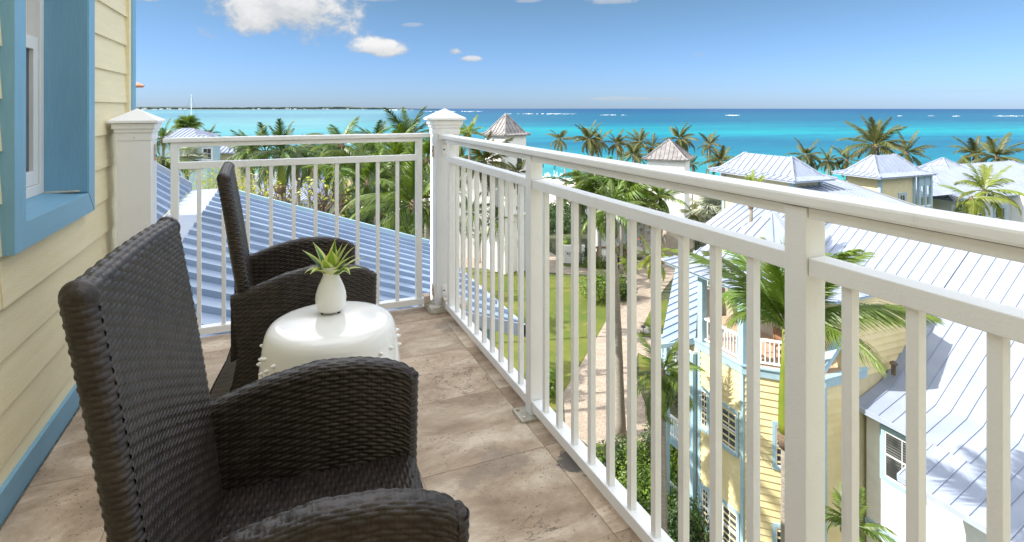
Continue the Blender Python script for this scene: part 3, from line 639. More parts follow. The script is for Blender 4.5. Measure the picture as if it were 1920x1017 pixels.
# ------------------------------------------------------------------ wicker chairs
M['wicker'] = mat('dark brown synthetic wicker', (.017,.0115,.0085,1), (.034,.0245,.019,1), 26, .42, .15, 200, spec=.42)
ROW, STK = .0084, .0190
def weave(name, P, U, V, nu=8, nv=6, row=ROW, stk=STK, amp=1.0, flip=False):
    """P(u_array, v_array) -> xyz arrays in metres; U, V lengths; a real over-and-under weave is modelled as relief"""
    kr = max(1, round(V/row)); ks = max(1, round(U/stk))
    a = np.linspace(0, U, ks*nu+1); b = np.linspace(0, V, kr*nv+1); u, v = np.meshgrid(a, b)
    x, y, z = P(u, v); pt = np.stack([x, y, z], -1)
    du = np.gradient(pt, axis=1); dv = np.gradient(pt, axis=0); n = np.cross(du, dv); n /= (np.linalg.norm(n, axis=-1, keepdims=True)+1e-12)
    if flip: n = -n
    r = V/kr; s = U/ks; i = np.minimum(np.floor(v/r+1e-6), kr-1); fv = v/r-i
    rng = np.random.RandomState(len(name)*7+kr); jit = rng.uniform(-.12, .12, kr+1)[i.astype(int)]
    wave = np.cos(np.pi*(u/s+i+jit*.4))
    weft = .0014*wave+.0028*np.clip(1-((2*fv-1)/.9)**2, 0, 1)**.42-.0004
    fu = (u/s) % 1.0; fc = np.abs(fu-np.round(fu))*s        # distance from stake centre
    fs = np.clip(1-((fc-.0031)/.0030)**2, 0, 1); stake = -.0002+.0021*np.sqrt(fs)
    h = np.maximum(np.maximum(weft, stake), -.0022)*amp*.92
    pt = pt+n*h[..., None]
    R_, C_ = u.shape; idx = np.arange(R_*C_).reshape(R_, C_)
    q = np.stack([idx[:-1,:-1], idx[:-1,1:], idx[1:,1:], idx[1:,:-1]], -1).reshape(-1, 4)
    if flip: q = q[:, ::-1]
    return pt.reshape(-1, 3), q
def npmesh(name, pieces, m):
    vs = []; fs = []; b = 0
    for v, f in pieces: vs.append(v); fs.append(f+b); b += len(v)
    v = np.concatenate(vs).astype(np.float32); f = np.concatenate(fs).astype(np.int32)
    me = bpy.data.meshes.new(name); me.vertices.add(len(v)); me.vertices.foreach_set('co', v.ravel())
    me.loops.add(f.size); me.loops.foreach_set('vertex_index', f.ravel()); me.polygons.add(len(f))
    me.polygons.foreach_set('loop_start', np.arange(0, f.size, 4, dtype=np.int32)); me.polygons.foreach_set('loop_total', np.full(len(f), 4, np.int32))
    me.polygons.foreach_set('use_smooth', np.ones(len(f), bool)); me.materials.append(m); me.update(calc_edges=True); me.validate(); return me
HW = .262                                 # half width of the chair to the arm's outer face
ztop = lambda x: np.interp(x, [-.23,-.15,-.05,.05,.14,.20,.235,.25], [.575,.600,.632,.650,.645,.632,.618,.607])
xrear = lambda z: np.interp(z, [0,.08,.18,.3,.42,.6,.8,1.0], [-.325,-.290,-.242,-.207,-.188,-.211,-.241,-.275])
def chair_meshes():
    out = {}
    T = .038; bw = .230
    # backrest: rounded slab, strands wrap round its side edges
    zb, zt = .40, .972; L = zt-zb
    hw = lambda z: np.interp(z, [.4,.6,.985], [.225,.236,.240])
    half = bw-T/2; per = 4*half+math.pi*T
    def Pb(u, v):
        z = zb+v; w = hw(z)-T/2; k = w/half
        s1 = 2*half; s2 = s1+math.pi*T/2; s3 = s2+2*half
        yy = np.where(u < s1, (-half+u)*k, np.where(u < s2, w+T/2*np.sin((u-s1)/(T/2)), np.where(u < s3, (half-(u-s2))*k, -w-T/2*np.sin((u-s3)/(T/2)))))
        xx = np.where(u < s1, T/2, np.where(u < s2, T/2*np.cos((u-s1)/(T/2)), np.where(u < s3, -T/2, -T/2*np.cos((u-s3)/(T/2)))))
        lean = xrear(z)+.03+.012*np.cos(yy/w*1.4)*0
        sag = -.014*(1-(yy/w)**2)*np.sin(np.clip((z-zb)/L, 0, 1)*np.pi)
        return xx+lean+sag, yy, z+.008*(1-(yy/w)**2)*(v/L)
    pcs = [weave('back', Pb, per, L, amp=.85)]
    W2 = hw(zt)-T/2
    def Pt(u, v):                         # roll over the top
        th = v/(T/2)*1.12-.19; yy = -W2+u; zz = zt+.008*(1-(yy/(W2+T/2))**2)+T/2*np.sin(th)
        return xrear(zt)+.03+T/2*np.cos(th)-.0*u, yy, zz
    pcs.append(weave('top', Pt, 2*W2, math.pi*T/2, row=.0095))
    for sd in (-1, 1):
        def Pe(u, v, sd=sd):              # rounded top corners
            th = u/(T/2)*1.25-.39; ph = v/(T/2)*1.2-.3; q = T/2+.0012
            return xrear(zt)+.03+q*np.cos(th)*np.cos(ph), sd*(W2-.001+q*np.sin(ph)), zt+.004*(np.abs(ph)<9)+q*np.sin(th)*np.cos(ph)
        pcs.append(weave('end', Pe, math.pi*T/2, math.pi*T/4*.99, nu=6, nv=5, row=.012, flip=(sd > 0)))
    for sd in (-1, 1):                    # solid corner under the wrapped strands
        def Pq(u, v, sd=sd):
            q = T/2+.0018; return xrear(zt)+.03+q*np.cos(u)*np.cos(v-math.pi/2), sd*W2+q*np.sin(u)*np.cos(v-math.pi/2), zt+.002+q*np.sin(v-math.pi/2)
        pcs.append(weave('corner', Pq, 2*math.pi, math.pi, nu=6, nv=6, row=.45, stk=.5, amp=0))
    out['backrest'] = npmesh('backrest', pcs, M['wicker'])
    # arm with side panel: outside up, over the top, inside down to the seat
    ta = .048
    def arm(side):
        H = .62; inner = .21; V = H+math.pi*ta/2+inner
        def Pa(u, v):
            s = np.clip(u/.45, 0, 1)
            vo = np.clip(v/H, 0, 1); th = np.clip((v-H)/(ta/2), 0, math.pi); vi = np.clip((v-H-math.pi*ta/2)/inner, 0, 1)
            # height fraction decides the rear outline; evaluate the top first
            xf = .25-.012*(1-vo); xr0 = xrear(vo*.60)-.008; x = xr0+(xf-xr0)*s
            x = np.where(v > H, (xrear(.60)-.008)+(.25-(xrear(.6)-.008))*s, x)
            zt_ = ztop(x)-ta/2
            z = vo*zt_+ta/2*np.abs(np.sin(th))**.7-vi*inner; z = np.where(v <= H, vo*zt_, z)
            yo = HW-ta*.5+ta/2*np.sign(np.cos(th))*np.abs(np.cos(th))**.55+.004*np.sin(np.pi*vo)*(v <= H)
            return x, side*yo, z
        p = [weave('arm', Pa, .46, V, nu=8, nv=6, flip=(side > 0))]
        def Pf(u, v):                     # rounded front end
            th = u/(ta/2); z = v*(.607-ta/2+.012)/.60
            return .25-.012*(1-v/.6)+ta*.42*np.sin(th), side*(HW-ta/2+ta/2*np.cos(th)), z+ta*.25*np.sin(th)*0
        p.append(weave('front', Pf, math.pi*ta/2, .60, nu=7, nv=5, flip=(side > 0)))
        def Pc(u, v):                     # corner dome over the front end
            th = u/(ta/2); ph = v/(ta/2); z0 = .607-ta/2
            return .25+ta*.42*np.sin(th)*np.cos(ph), side*(HW-ta/2+ta/2*np.cos(th)*np.cos(ph)), z0+ta/2*np.sin(ph)
        p.append(weave('dome', Pc, math.pi*ta/2, math.pi*ta/4, nu=7, nv=6, row=.012, flip=(side > 0)))
        return npmesh('arm', p, M['wicker'])
    out['arm_r'] = arm(-1); out['arm_l'] = arm(1)
    # seat with a rolled front edge running down into the apron
    def Ps(u, v):
        r = .03; L1 = .40; th = np.clip((v-L1)/r, 0, math.pi/2); dn = np.clip(v-L1-r*math.pi/2, 0, 1)
        x = -.165+np.minimum(v, L1)+r*np.sin(th); y = -.212+u
        sag = -.012*np.sin(np.pi*u/.424)*np.sin(np.pi*np.clip(v/L1, 0, 1))
        return x-.012*dn, y, .425-r+r*np.cos(th)-dn+sag
    out['seat'] = npmesh('seat', [weave('seat', Ps,   .424, .40+.03*math.pi/2+.39, nu=7, nv=4)], M['wicker'])
    def Pr(u, v):                         # rear skirt flaring to the floor
        return xrear(v)+.0, .235-u, v
    out['rear_skirt'] = npmesh('rear_skirt', [weave('rear', Pr, .47, .42, nu=6, nv=4)], M['wicker'])
    return out
CH = chair_meshes()
def make_chair(loc, rz, label):
    t = thing('wicker_armchair', loc, label, 'armchair', 'dark wicker armchairs on the balcony', rz)
    link('backrest', CH['backrest'], t); link('arm', CH['arm_r'], t); link('arm', CH['arm_l'], t); link('seat', CH['seat'], t); link('rear_skirt', CH['rear_skirt'], t)
    for sx in (-.23, .235):
        for sy in (-1, 1):
            if 'foot' not in CH:
                mb = MB(); mb.lathe([(.012,0),(.014,.004),(.014,.02)], 12); CH['foot'] = mb.mesh('foot', M['rubber'])
            link('foot', CH['foot'], t, (sx, sy*.235, 0))
    return t
make_chair((.022, 1.085, 0), R(-4), 'dark woven wicker armchair nearest the camera, in the lower left foreground')
make_chair((.070, 2.367, 0), R(2), 'dark woven wicker armchair farther back, behind the white ceramic stool')

# ------------------------------------------------------------------ ceramic stool, vase, plant
st = thing('ceramic_stool', (.162, 1.835, 0), 'white glazed ceramic drum stool with raised studs, between the two chairs', 'stool')
prof = [(.15,0),(.158,.008),(.170,.05),(.190,.12),(.205,.20),(.213,.29),(.2135,.36),(.2115,.40),(.2075,.435),(.2035,.47),(.1995,.50),(.1950,.523),(.1890,.5395),(.1810,.5500),(.1700,.5560),(.155,.5585),(.12,.5597),(.06,.5602),(.001,.5603)]
mb = MB(); mb.lathe(prof, 96); part('body', mb, M['ceramic'], st, smooth=True, local=True)
stud = MB(); stud.lathe([(.0095,-.002),(.0090,.003),(.0068,.009),(.0035,.0135),(.0006,.015)], 14); stud_me = stud.mesh('stud', M['ceramic'], smooth=True)
for rel in (-64, 44, 96, 150, 200, 248):
    for da, z in ((-.02,.492),(-.16,.483),(.09,.466),(-.24,.463),(-.07,.448),(.20,.443),(.24,.488)):
        r = float(np.interp(z, [.435,.47,.50], [.2073,.2033,.1993])); a = R(-95+rel)+da
        link('stud', stud_me, st, (r*math.cos(a), r*math.sin(a), z), (0, R(80), a), (.72,.72,.8))
VX, VY, VZ = .165, 1.893, .5605
vs = thing('vase', (VX, VY, VZ), 'small white ceramic vase holding striped leaves, on the stool', 'vase')
VS = 1.13
vp = [(.030,.0045),(.036,.006),(.0425,.013),(.0475,.030),(.0485,.042),(.0465,.056),(.040,.074),(.032,.090),(.0255,.103),(.0238,.112),(.0250,.121),(.0290,.130),(.0296,.1315),(.0280,.1318),(.0235,.124),(.0215,.112),(.022,.08),(.001,.02)]
vp = [(r_, z_*VS) for r_, z_ in vp]
mb = MB(); mb.lathe(vp, 48, cap=False); mb.lathe([(.001,.0045),(.030,.0045)], 48, cap=False); part('body', mb, M['ceramic'], vs, smooth=True, local=True)
for k in range(3):
    a = R(200+k*120); mb = MB(); mb.lathe([(.0045,0),(.0045,.006)], 10, (.029*math.cos(a), .029*math.sin(a), 0)); part('pad', mb, M['rubber'], vs, local=True)
M['var_green'] = mat('green centre of striped leaf', (.05,.14,.025,1), (.12,.26,.05,1), 30, .35, stretch=(1,1,1), tr=.15)
M['var_cream'] = mat('cream yellow leaf margin', (.62,.66,.22,1), (.72,.74,.36,1), 20, .4, tr=.15)
M['var_lime'] = mat('lime leaf centre', (.24,.38,.04,1), (.34,.48,.08,1), 30, .35, tr=.2)
pl = thing('leaf_spray', (VX, VY, VZ+.137), 'spray of green and cream striped dracaena leaves standing in the white vase', 'plant')
def striped_leaf(az, elev, L, w, bend, mg, roll=0):
    n = 12; mb = MB(); pts = []; L *= .84; w *= 2.3; bend *= .8; elev = min(R(88), elev+R(9))
    d = Vector((math.cos(az)*math.cos(elev), math.sin(az)*math.cos(elev), math.sin(elev))); p = Vector((math.cos(az)*.008, math.sin(az)*.008, -.03))
    side0 = Vector((-math.sin(az), math.cos(az), 0)); side0 = (side0*math.cos(roll)+d.cross(side0)*math.sin(roll)).normalized()
    for i in range(n+1):
        s = i/n; ww = w*(math.sin(math.pi*min(1, s*.86+.14))**.8)*(1-s**6)+.0006
        nr = d.cross(side0).normalized()
        pts.append([p-side0*ww+nr*ww*.25, p-side0*ww*.52+nr*ww*.05, p-nr*ww*.06, p+side0*ww*.52+nr*ww*.05, p+side0*ww+nr*ww*.25])
        p = p+d*(L/n); e = max(-1.4, math.asin(max(-1,min(1,d.z)))-bend/n*(.4+1.4*s)); hz = Vector((d.x,d.y,0)); hz = hz.normalized() if hz.length > 1e-4 else Vector((math.cos(az),math.sin(az),0))
        d = (hz*math.cos(e)+Vector((0,0,math.sin(e)))).normalized()
    for i in range(n):
        for j in range(4):
            a, b, c, e = pts[i][j], pts[i][j+1], pts[i+1][j+1], pts[i+1][j]
            mb.add([a,b,c,e], [(0,1,2,3)], 1 if j in (0,3) else 0)
    me = mb.mesh('leaf', [mg, M['var_cream']], smooth=True); link('leaf', me, pl)
cr = -YAW                                # direction of the picture's right, as an azimuth
def laz(deg): return cr+R(deg)
for (a, e, L, w, b, g) in [(182,48,.150,.0085,.55,'var_green'),(168,62,.155,.0085,.45,'var_green'),(60,84,.150,.0095,.15,'var_green'),(20,66,.150,.0085,.5,'var_green'),(5,58,.155,.008,.7,'var_green'),
                            (-20,50,.150,.0075,.95,'var_green'),(2,40,.150,.0065,.9,'var_green'),(-35,45,.125,.009,2.2,'var_green'),(200,50,.11,.0085,2.6,'var_green'),(230,55,.10,.009,2.4,'var_lime'),
                            (-70,74,.125,.0115,.35,'var_lime'),(95,60,.13,.008,.8,'var_lime'),(-100,64,.11,.009,.9,'var_lime'),(35,72,.135,.0075,.4,'var_lime'),(-8,30,.13,.006,1.1,'var_lime')]:
    striped_leaf(laz(a), R(e), L, w, b, M[g])

# ------------------------------------------------------------------ palms and plants
def frond_mesh(name, m, L=1.0, n=26, droop=1.2, wid=.34, leafw=.030, hang=.5, curl=.0, segs=2):
    """pinnate frond along +X from the origin, arching down; unit length scaled per palm"""
    mb = MB(); ax = []; p = Vector((0,0,0)); el = .0
    K = 14
    for i in range(K+1):
        s = i/K; ax.append((p.copy(), el)); el = -droop*(s**1.6); p = p+Vector((math.cos(el),0,math.sin(el)))*(L/K)
    def at(s):
        f = min(s, .999)*K; i = int(f); k = f-i; a, b = ax[i], ax[i+1]; return a[0].lerp(b[0], k), a[1]+(b[1]-a[1])*k
    mb.tube([a[0] for a in ax], [.013*(1-.85*i/K)+.0012 for i in range(K+1)], 4)
    for i in range(n):
        s = .16+.83*(i+.5)/n; q, e = at(s); wl = wid*(math.sin(math.pi*min(1,(s*.80+.16)))**.7)*random.uniform(.85,1.1)
        for sd in (-1, 1):
            fwd = Vector((math.cos(e),0,math.sin(e))); out = Vector((0,sd,0)); sweep = .55+.55*s+random.uniform(-.12,.12)
            d = (out*math.cos(sweep)+fwd*math.sin(sweep)+Vector((0,0,random.uniform(-.1,.25)+curl))).normalized()
            a = q.copy(); w = leafw*random.uniform(.8,1.15); tw = fwd*w
            prev = (a-tw*.4, a+tw*.4)
            for g in range(1, segs+1):
                d = (d+Vector((0,0,-hang*(.5+.5*g/segs)))).normalized(); a = a+d*(wl/segs); ww = w*(1-(g/segs)**1.5)*.5+.0004
                cur = (a-fwd*ww, a+fwd*ww)
                mb.add([prev[0], prev[1], cur[1], cur[0]], [(0,1,2,3)]); prev = cur
    return mb.mesh(name, m)
def fan_mesh(name, m, n=30, spread=R(300), hang=.15, petiole=.45):
    mb = MB(); mb.tube([(0,0,0),(petiole*.6,0,.02),(petiole,0,0)], [.016,.012,.010], 5)
    c = Vector((petiole,0,0))
    for i in range(n):
        a = -spread/2+spread*(i+.5)/n; r = .55*(1-.18*abs(a)/(spread/2))*random.uniform(.93,1.05); da = spread/n*.52
        r1 = r*.55; p = lambda rr, aa, z: c+Vector((rr*math.cos(aa), rr*math.sin(aa), z))
        up = .02 if i % 2 else -.02
        mb.add([c, p(r1,a-da,-up), p(r1,a,up), p(r1,a+da,-up), p(r,a,-hang*r-up*.5)], [(0,1,2),(0,2,3),(1,4,2),(2,4,3)])
    return mb.mesh(name, m)
FR = {}
def frond_set(kind):
    if kind in FR: return FR[kind]
    cfg = {'coconut': [(M['olive_frond'],d,.27,.040,h) for d,h in ((.7,.35),(1.25,.55),(1.8,.8),(1.0,.45),(1.5,.9),(2.1,.6))],
           'green':   [(M['green_frond'],d,.28,.036,h) for d,h in ((.6,.3),(1.2,.5),(1.7,.7),(.9,.35),(1.45,.8),(2.0,.5))],
           'dark':    [(M['dark_frond'],d,.28,.036,h) for d,h in ((.6,.3),(1.2,.5),(1.7,.7),(.9,.35),(1.45,.8),(2.0,.5))],
           'yellow':  [(M['yellow_frond'],d,.27,.036,h) for d,h in ((.6,.25),(1.2,.5),(1.6,.6),(.9,.4),(1.4,.8),(1.9,.5))],
           'royal':   [(M['green_frond'],d,.27,.022,h) for d,h in ((.8,.35),(1.3,.55),(1.75,.8),(1.05,.45),(1.5,.9),(1.9,.7))],
           'dry':     [(M['dry_frond'],d,.2,.018,h) for d,h in ((1.7,.8),(2.0,.9))]}
    if kind == 'silver': FR[kind] = [fan_mesh('fan_leaf', M['silver_leaf'], hang=h) for h in (.05,.15,.3)]
    elif kind == 'fan': FR[kind] = [fan_mesh('fan_leaf', M['green_frond'], 26, R(280), h) for h in (.1,.3,.5)]
    elif kind == 'royal': FR[kind] = [frond_mesh('frond', c[0], 1, 74, c[1], c[2], c[3], c[4], segs=3) for c in cfg[kind]]
    else: FR[kind] = [frond_mesh('frond', c[0], 1, 38, c[1], c[2], c[3], c[4]) for c in cfg[kind]]
    return FR[kind]
FAN = ('silver', 'fan')
PN = {'n': 0}
def palm(px, py, d, L, n, kind, label, group=None, lean=(0,0), tr=.14, shaft=0, emin=-35, emax=80, wind=.25, base_z=None, cat='palm tree', dry=0, name='palm_tree', thick=1.0):
    top = W(px, py, d); PN['n'] += 1; rnd = random.Random(PN['n']*13)
    bz = GZ if base_z is None else base_z; base = Vector((top.x+lean[0], top.y+lean[1], bz)); H = top.z-bz
    t = thing(name, base, label, cat, group); rel = top-base
    if H > .4:
        mb = MB(); K = 14; pts = []; rad = []
        for i in range(K+1):
            s = i/K; pts.append(Vector((rel.x*s**1.6, rel.y*s**1.6, (H-shaft)*s))); rad.append(tr*(1.25-.25*min(1,s*6)-.35*s)*(1+.05*(i%2)))
        mb.tube(pts, rad, 12); part('trunk', mb, M['bark'], t, smooth=True, local=True)
        if shaft:
            a = pts[-1]; mb = MB(); mb.tube([a, a.lerp(rel,.12), a.lerp(rel,.35), a.lerp(rel,.7), rel], [tr*.95,tr*1.05,tr*1.0,tr*.7,tr*.5], 14); part('crownshaft', mb, M['crownshaft'], t, smooth=True, local=True)
            mb = MB(); mb.tube([a-Vector((0,0,.32)), a-Vector((0,0,.12)), a+Vector((0,0,.03))], [tr*.98,tr*1.12,tr*1.1], 14); part('leaf_scar_ring', mb, M['boot'], t, smooth=True, local=True)
        elif kind not in FAN:
            mb = MB(); mb.tube([rel-Vector((0,0,.5)), rel-Vector((0,0,.1)), rel+Vector((0,0,.2))], [tr*.9,tr*1.5,tr*.5], 9); part('crown_base', mb, M['boot'], t, local=True)
    fs = frond_set(kind)
    n = int(n*1.35*rnd.uniform(.85,1.15)); wd = rnd.uniform(0,6.28); ws = rnd.uniform(.25,.6) if kind != 'royal' else .1; L *= rnd.uniform(.9,1.12)
    for i in range(n):
        az = i*2.399963+rnd.uniform(-.35,.35); az -= ws*math.sin(az-wd); k = i/max(1,n-1)
        el = emax-(emax-emin)*k**.85+rnd.uniform(-13,13)-ws*16*math.cos(az-wd)
        # trade wind pushes the fronds a little to the left of the view
        ln = L*rnd.uniform(.72,1.12)*(1-.12*(k < .2))
        me = fs[0 if el > 45 else (rnd.choice([1,3,1,4]) if el > 5 else rnd.choice([2,2,5]))] if kind not in FAN else rnd.choice(fs)
        sc = ln if kind not in FAN else ln
        o = link('frond' if kind not in FAN else 'fan_leaf', me, t, rel, (rnd.uniform(-.35,.35), -R(el), az), (sc,sc*thick,sc))
    for i in range(dry):
        link('dry_frond', frond_set('dry')[i%2], t, rel-Vector((0,0,.2)), (0, R(35+10*i), i*2.1+.4), (L*.8,)*3)
    return t
GS = 'coconut palms along the shore'
palm(1050,262,118,3.6,13,'coconut','lone small coconut palm by the shore, left of the twin-headed palm', GS, (1.5,0), .16)
palm(1105,262,100,4.0,20,'coconut','bushy coconut palm by the shore, thickest crown in the row', GS, (1,0), .2)
palm(1122,268,104,3.8,16,'coconut','coconut palm by the shore overlapping the bushy one from the right', GS, (-1,0), .18)
palm(1156,270,104,3.6,15,'coconut','slim coconut palm by the shore, just right of the bushy pair', GS, (.5,0), .15)
palm(1200,268,98,3.9,15,'coconut','coconut palm with raised fronds, left of the right grey tower', GS, (0,0), .16)
palm(1188,292,84,2.9,17,'coconut','low dense coconut palm leaning left, in front of the shore row', GS, (.6,0), .2, emin=-20)
palm(1224,276,96,3.2,15,'coconut','coconut palm touching the left slope of the right grey tower', GS, (0,0), .16)
palm(1273,262,92,3.8,16,'coconut','coconut palm rising behind the peak of the right grey tower', GS, (1,0), .16)
palm(1330,272,86,3.3,14,'coconut','slim coconut palm between the right grey tower and the first villa', GS, (0,.5), .15)
palm(1352,304,80,3.0,15,'coconut','low coconut palm beside the left end of the first villa roof', GS, (0,0), .2, emin=-10)
palm(1298,308,84,2.0,11,'coconut','small coconut palm low beside the right grey tower wall', GS, (0,0), .12)
palm(1512,292,68,2.8,15,'coconut','coconut palm behind the right slope of the first villa roof', GS, (0,0), .18)
palm(1552,302,66,2.4,14,'coconut','dark low coconut palm between the two villa roofs', GS, (0,0), .16)
palm(1588,300,66,2.6,14,'coconut','olive coconut palm just left of the second villa ridge', GS, (0,0), .16)
palm(1642,274,60,3.7,20,'coconut','largest coconut palm, rising over the second villa ridge', GS, (0,0), .22, emin=-15)
palm(1700,288,64,3.0,14,'coconut','coconut palm on the right shoulder of the second villa roof', GS, (0,0), .18)
palm(1828,290,70,3.2,15,'coconut','coconut palm above the long white roof, left of a pair', GS, (0,0), .18)
palm(1868,296,66,3.4,16,'coconut','coconut palm above the long white roof, right of a pair', GS, (0,0), .18)
palm(1845,358,44,3.2,11,'yellow','yellow green young palm in front of the long white roof, right of two', 'young palms before the grey villa', (-.5,0), .11, emin=-25, emax=75)
palm(1822,372,43,2.6,9,'yellow','yellow green young palm in front of the long white roof, left of two', 'young palms before the grey villa', (0,0), .10, emin=-55, emax=40)
# left of the corner post
palm(352,238,120,3.2,26,'fan','dark fan palm under the yacht mast, above the blue cottage roof', 'palms beyond the end railing', (0,0), .25, emin=-30)
palm(392,252,90,2.6,10,'dark','small palm with three raised fronds right of the fan palm', 'palms beyond the end railing', (0,0), .14, emin=5, emax=60)
palm(306,262,45,2.0,12,'green','palm tight behind the left newel post', 'palms beyond the end railing', (0,0), .14)
palm(527,290,22,1.75,13,'dark','tall palm with one spiky upright frond behind the end railing', 'palms beyond the end railing', (0,0), .16, shaft=1.2, emin=-25, emax=88)
palm(455,262,62,2.4,12,'dark','palm tips just above the end railing, left of the spiky palm', 'palms beyond the end railing', (0,0), .14, emin=-30, emax=30)
palm(640,272,30,2.0,15,'green','blue green palm over the middle of the end railing', 'palms beyond the end railing', (0,0), .15, emin=-40, emax=60, dry=2)
palm(705,268,34,2.1,15,'dark','dark palm with a yellow lower frond, right of the middle of the end railing', 'palms beyond the end railing', (0,0), .15, emax=70)
palm(764,262,40,2.6,15,'dark','palm with one upright spear left of the corner post', 'palms beyond the end railing', (0,0), .15, emax=85)
palm(735,322,24,2.5,20,'green','lush green palm against the corner post, upper of the clump', 'palms beyond the end railing', (0,0), .15)
palm(690,345,22,2.2,20,'green','lush green palm at the left side of the clump', 'palms beyond the end railing', (0,0), .14, dry=1)
palm(775,385,19,2.3,22,'green','lush green palm low against the corner post', 'palms beyond the end railing', (0,0), .14)
palm(712,402,21,1.9,20,'dark','dark green palm at the lower left of the clump over the blue roof', 'palms beyond the end railing', (0,0), .13)
palm(800,300,27,2.6,18,'green','lush green palm directly behind the corner post', 'palms beyond the end railing', (0,0), .15)
palm(580,300,48,2.8,16,'dark','dark palm behind the bare tree, under the end handrail', 'palms beyond the end railing', (0,0), .15, dry=2)
palm(470,282,44,2.4,15,'green','green palm drooping under the left half of the end handrail', 'palms beyond the end railing', (0,0), .15)
# right of the corner post
palm(880,250,52,2.4,12,'yellow','bright yellow green palm left of the left grey tower', 'palms around the left tower', (0,0), .13, emin=-20, emax=70)
palm(866,305,58,3.9,18,'coconut','olive palm between the corner post and the left tower', 'palms around the left tower', (0,0), .16)
palm(908,305,57,3.6,18,'coconut','olive palm touching the wall of the left tower', 'palms around the left tower', (0,0), .16)
palm(972,325,57,2.0,12,'coconut','small palm in front of the left tower windows', 'palms around the left tower', (0,0), .12)
palm(882,400,58,2.8,14,'green','palm below the olive palms, left of the tower foot', 'palms around the left tower', (0,0), .13)
palm(925,415,58,2.4,13,'green','palm at the foot of the white tower wall', 'palms around the left tower', (0,0), .13)
palm(1125,348,60,4.6,22,'green','large feathery palm over the curved path, with pale tall trunk behind', 'palms in the garden', (0,0), .17, emin=-55)
palm(1088,352,62,3.6,18,'green','feathery palm at the edge of the beach terrace', 'palms in the garden', (0,0), .16)
palm(1165,362,58,3.4,20,'fan','bright green fan palm under the long handrail', 'palms in the garden', (0,0), .18, emin=-30)
palm(1208,378,60,3.4,16,'yellow','yellow green feathery palm right of the fan palm', 'palms in the garden', (0,0), .16)
palm(1262,368,78,3.4,18,'coconut','short brown-trunked palm on the sandy path', 'palms in the garden', (0,0), .22)
palm(1282,392,76,2.2,12,'yellow','small bright palm beside the silver fan palm', 'palms in the garden', (0,0), .1)
palm(1348,392,45,2.6,30,'silver','silvery Bismarck fan palm behind the middle rail', 'palms in the garden', (0,0), .25, emin=-20, cat='palm tree')
palm(1148,395,29.5,2.3,16,'green','palm with the tall pale trunk crossing the paved path', 'palms in the garden', (.35,-.2), .26, shaft=1.1, emin=-45)
palm(1222,485,52,2.8,15,'yellow','arching young palm over the paved path junction', 'palms in the garden', (0,0), .1, emin=-40)
palm(1180,492,56,1.6,12,'yellow','low yellow palm in the bed behind the round shrub', 'palms in the garden', (0,0), .1)
palm(1242,700,20.3,1.75,20,'green','bright palm beside the blue porch, over the shrubs', 'palms in the garden', (.1,0), .12, emin=-70, emax=80)
palm(1474,618,13.4,3.2,15,'royal','tall royal palm with bright green crownshaft beside the wide railing post', 'palms in the garden', (.02,0), .17, shaft=2.5, emin=24, emax=86)
palm(1408,372,26,1.4,9,'yellow','yellow green frond tips standing above the long handrail', 'palms in the garden', (0,0), .12, emin=30, emax=85)
palm(1600,985,16.5,1.3,18,'green','low bright palm between the yellow and the white house', 'palms in the garden', (0,0), .12, emin=-10)
palm(900,448,62,1.5,10,'green','small palm on the lawn edge near the white ramp', 'palms in the garden', (0,0), .09)

palm(498,288,46,3.0,18,'dark','dark palm low under the end handrail, left of the bare tree', 'palms beyond the end railing', (0,0), .15, emin=-45)
palm(560,284,34,2.6,16,'dark','dark palm directly right of the spiky upright palm', 'palms beyond the end railing', (0,0), .14, dry=2, emax=45)
palm(612,290,42,3.0,18,'green','green palm with straw fronds right of the bare tree', 'palms beyond the end railing', (0,0), .15, dry=3, emax=45)
palm(668,296,30,2.5,20,'green','lush green palm left of the yellow frond, under the end handrail', 'palms beyond the end railing', (0,0), .15, emax=50)
palm(738,285,32,2.6,20,'green','lush green palm just left of the end railing stile', 'palms beyond the end railing', (0,0), .15, emax=55)
palm(300,300,30,2.2,16,'green','green palm low behind the left newel post', 'palms beyond the end railing', (0,0), .14, emax=40)
palm(350,300,52,2.4,16,'silver','pale fan palm in front of the blue cottage', 'palms beyond the end railing', (0,0), .2, emax=60)
palm(1238,372,62,3.2,18,'green','green palm in front of the right grey tower foot', 'palms in the garden', (0,0), .16)
palm(1300,402,66,2.6,16,'coconut','palm in front of the pale sand gap beside the silver palm', 'palms in the garden', (0,0), .15)
palm(1395,398,42,2.4,16,'dark','dark fan of fronds left of the terrace roof peak', 'palms in the garden', (0,0), .15, emax=35)

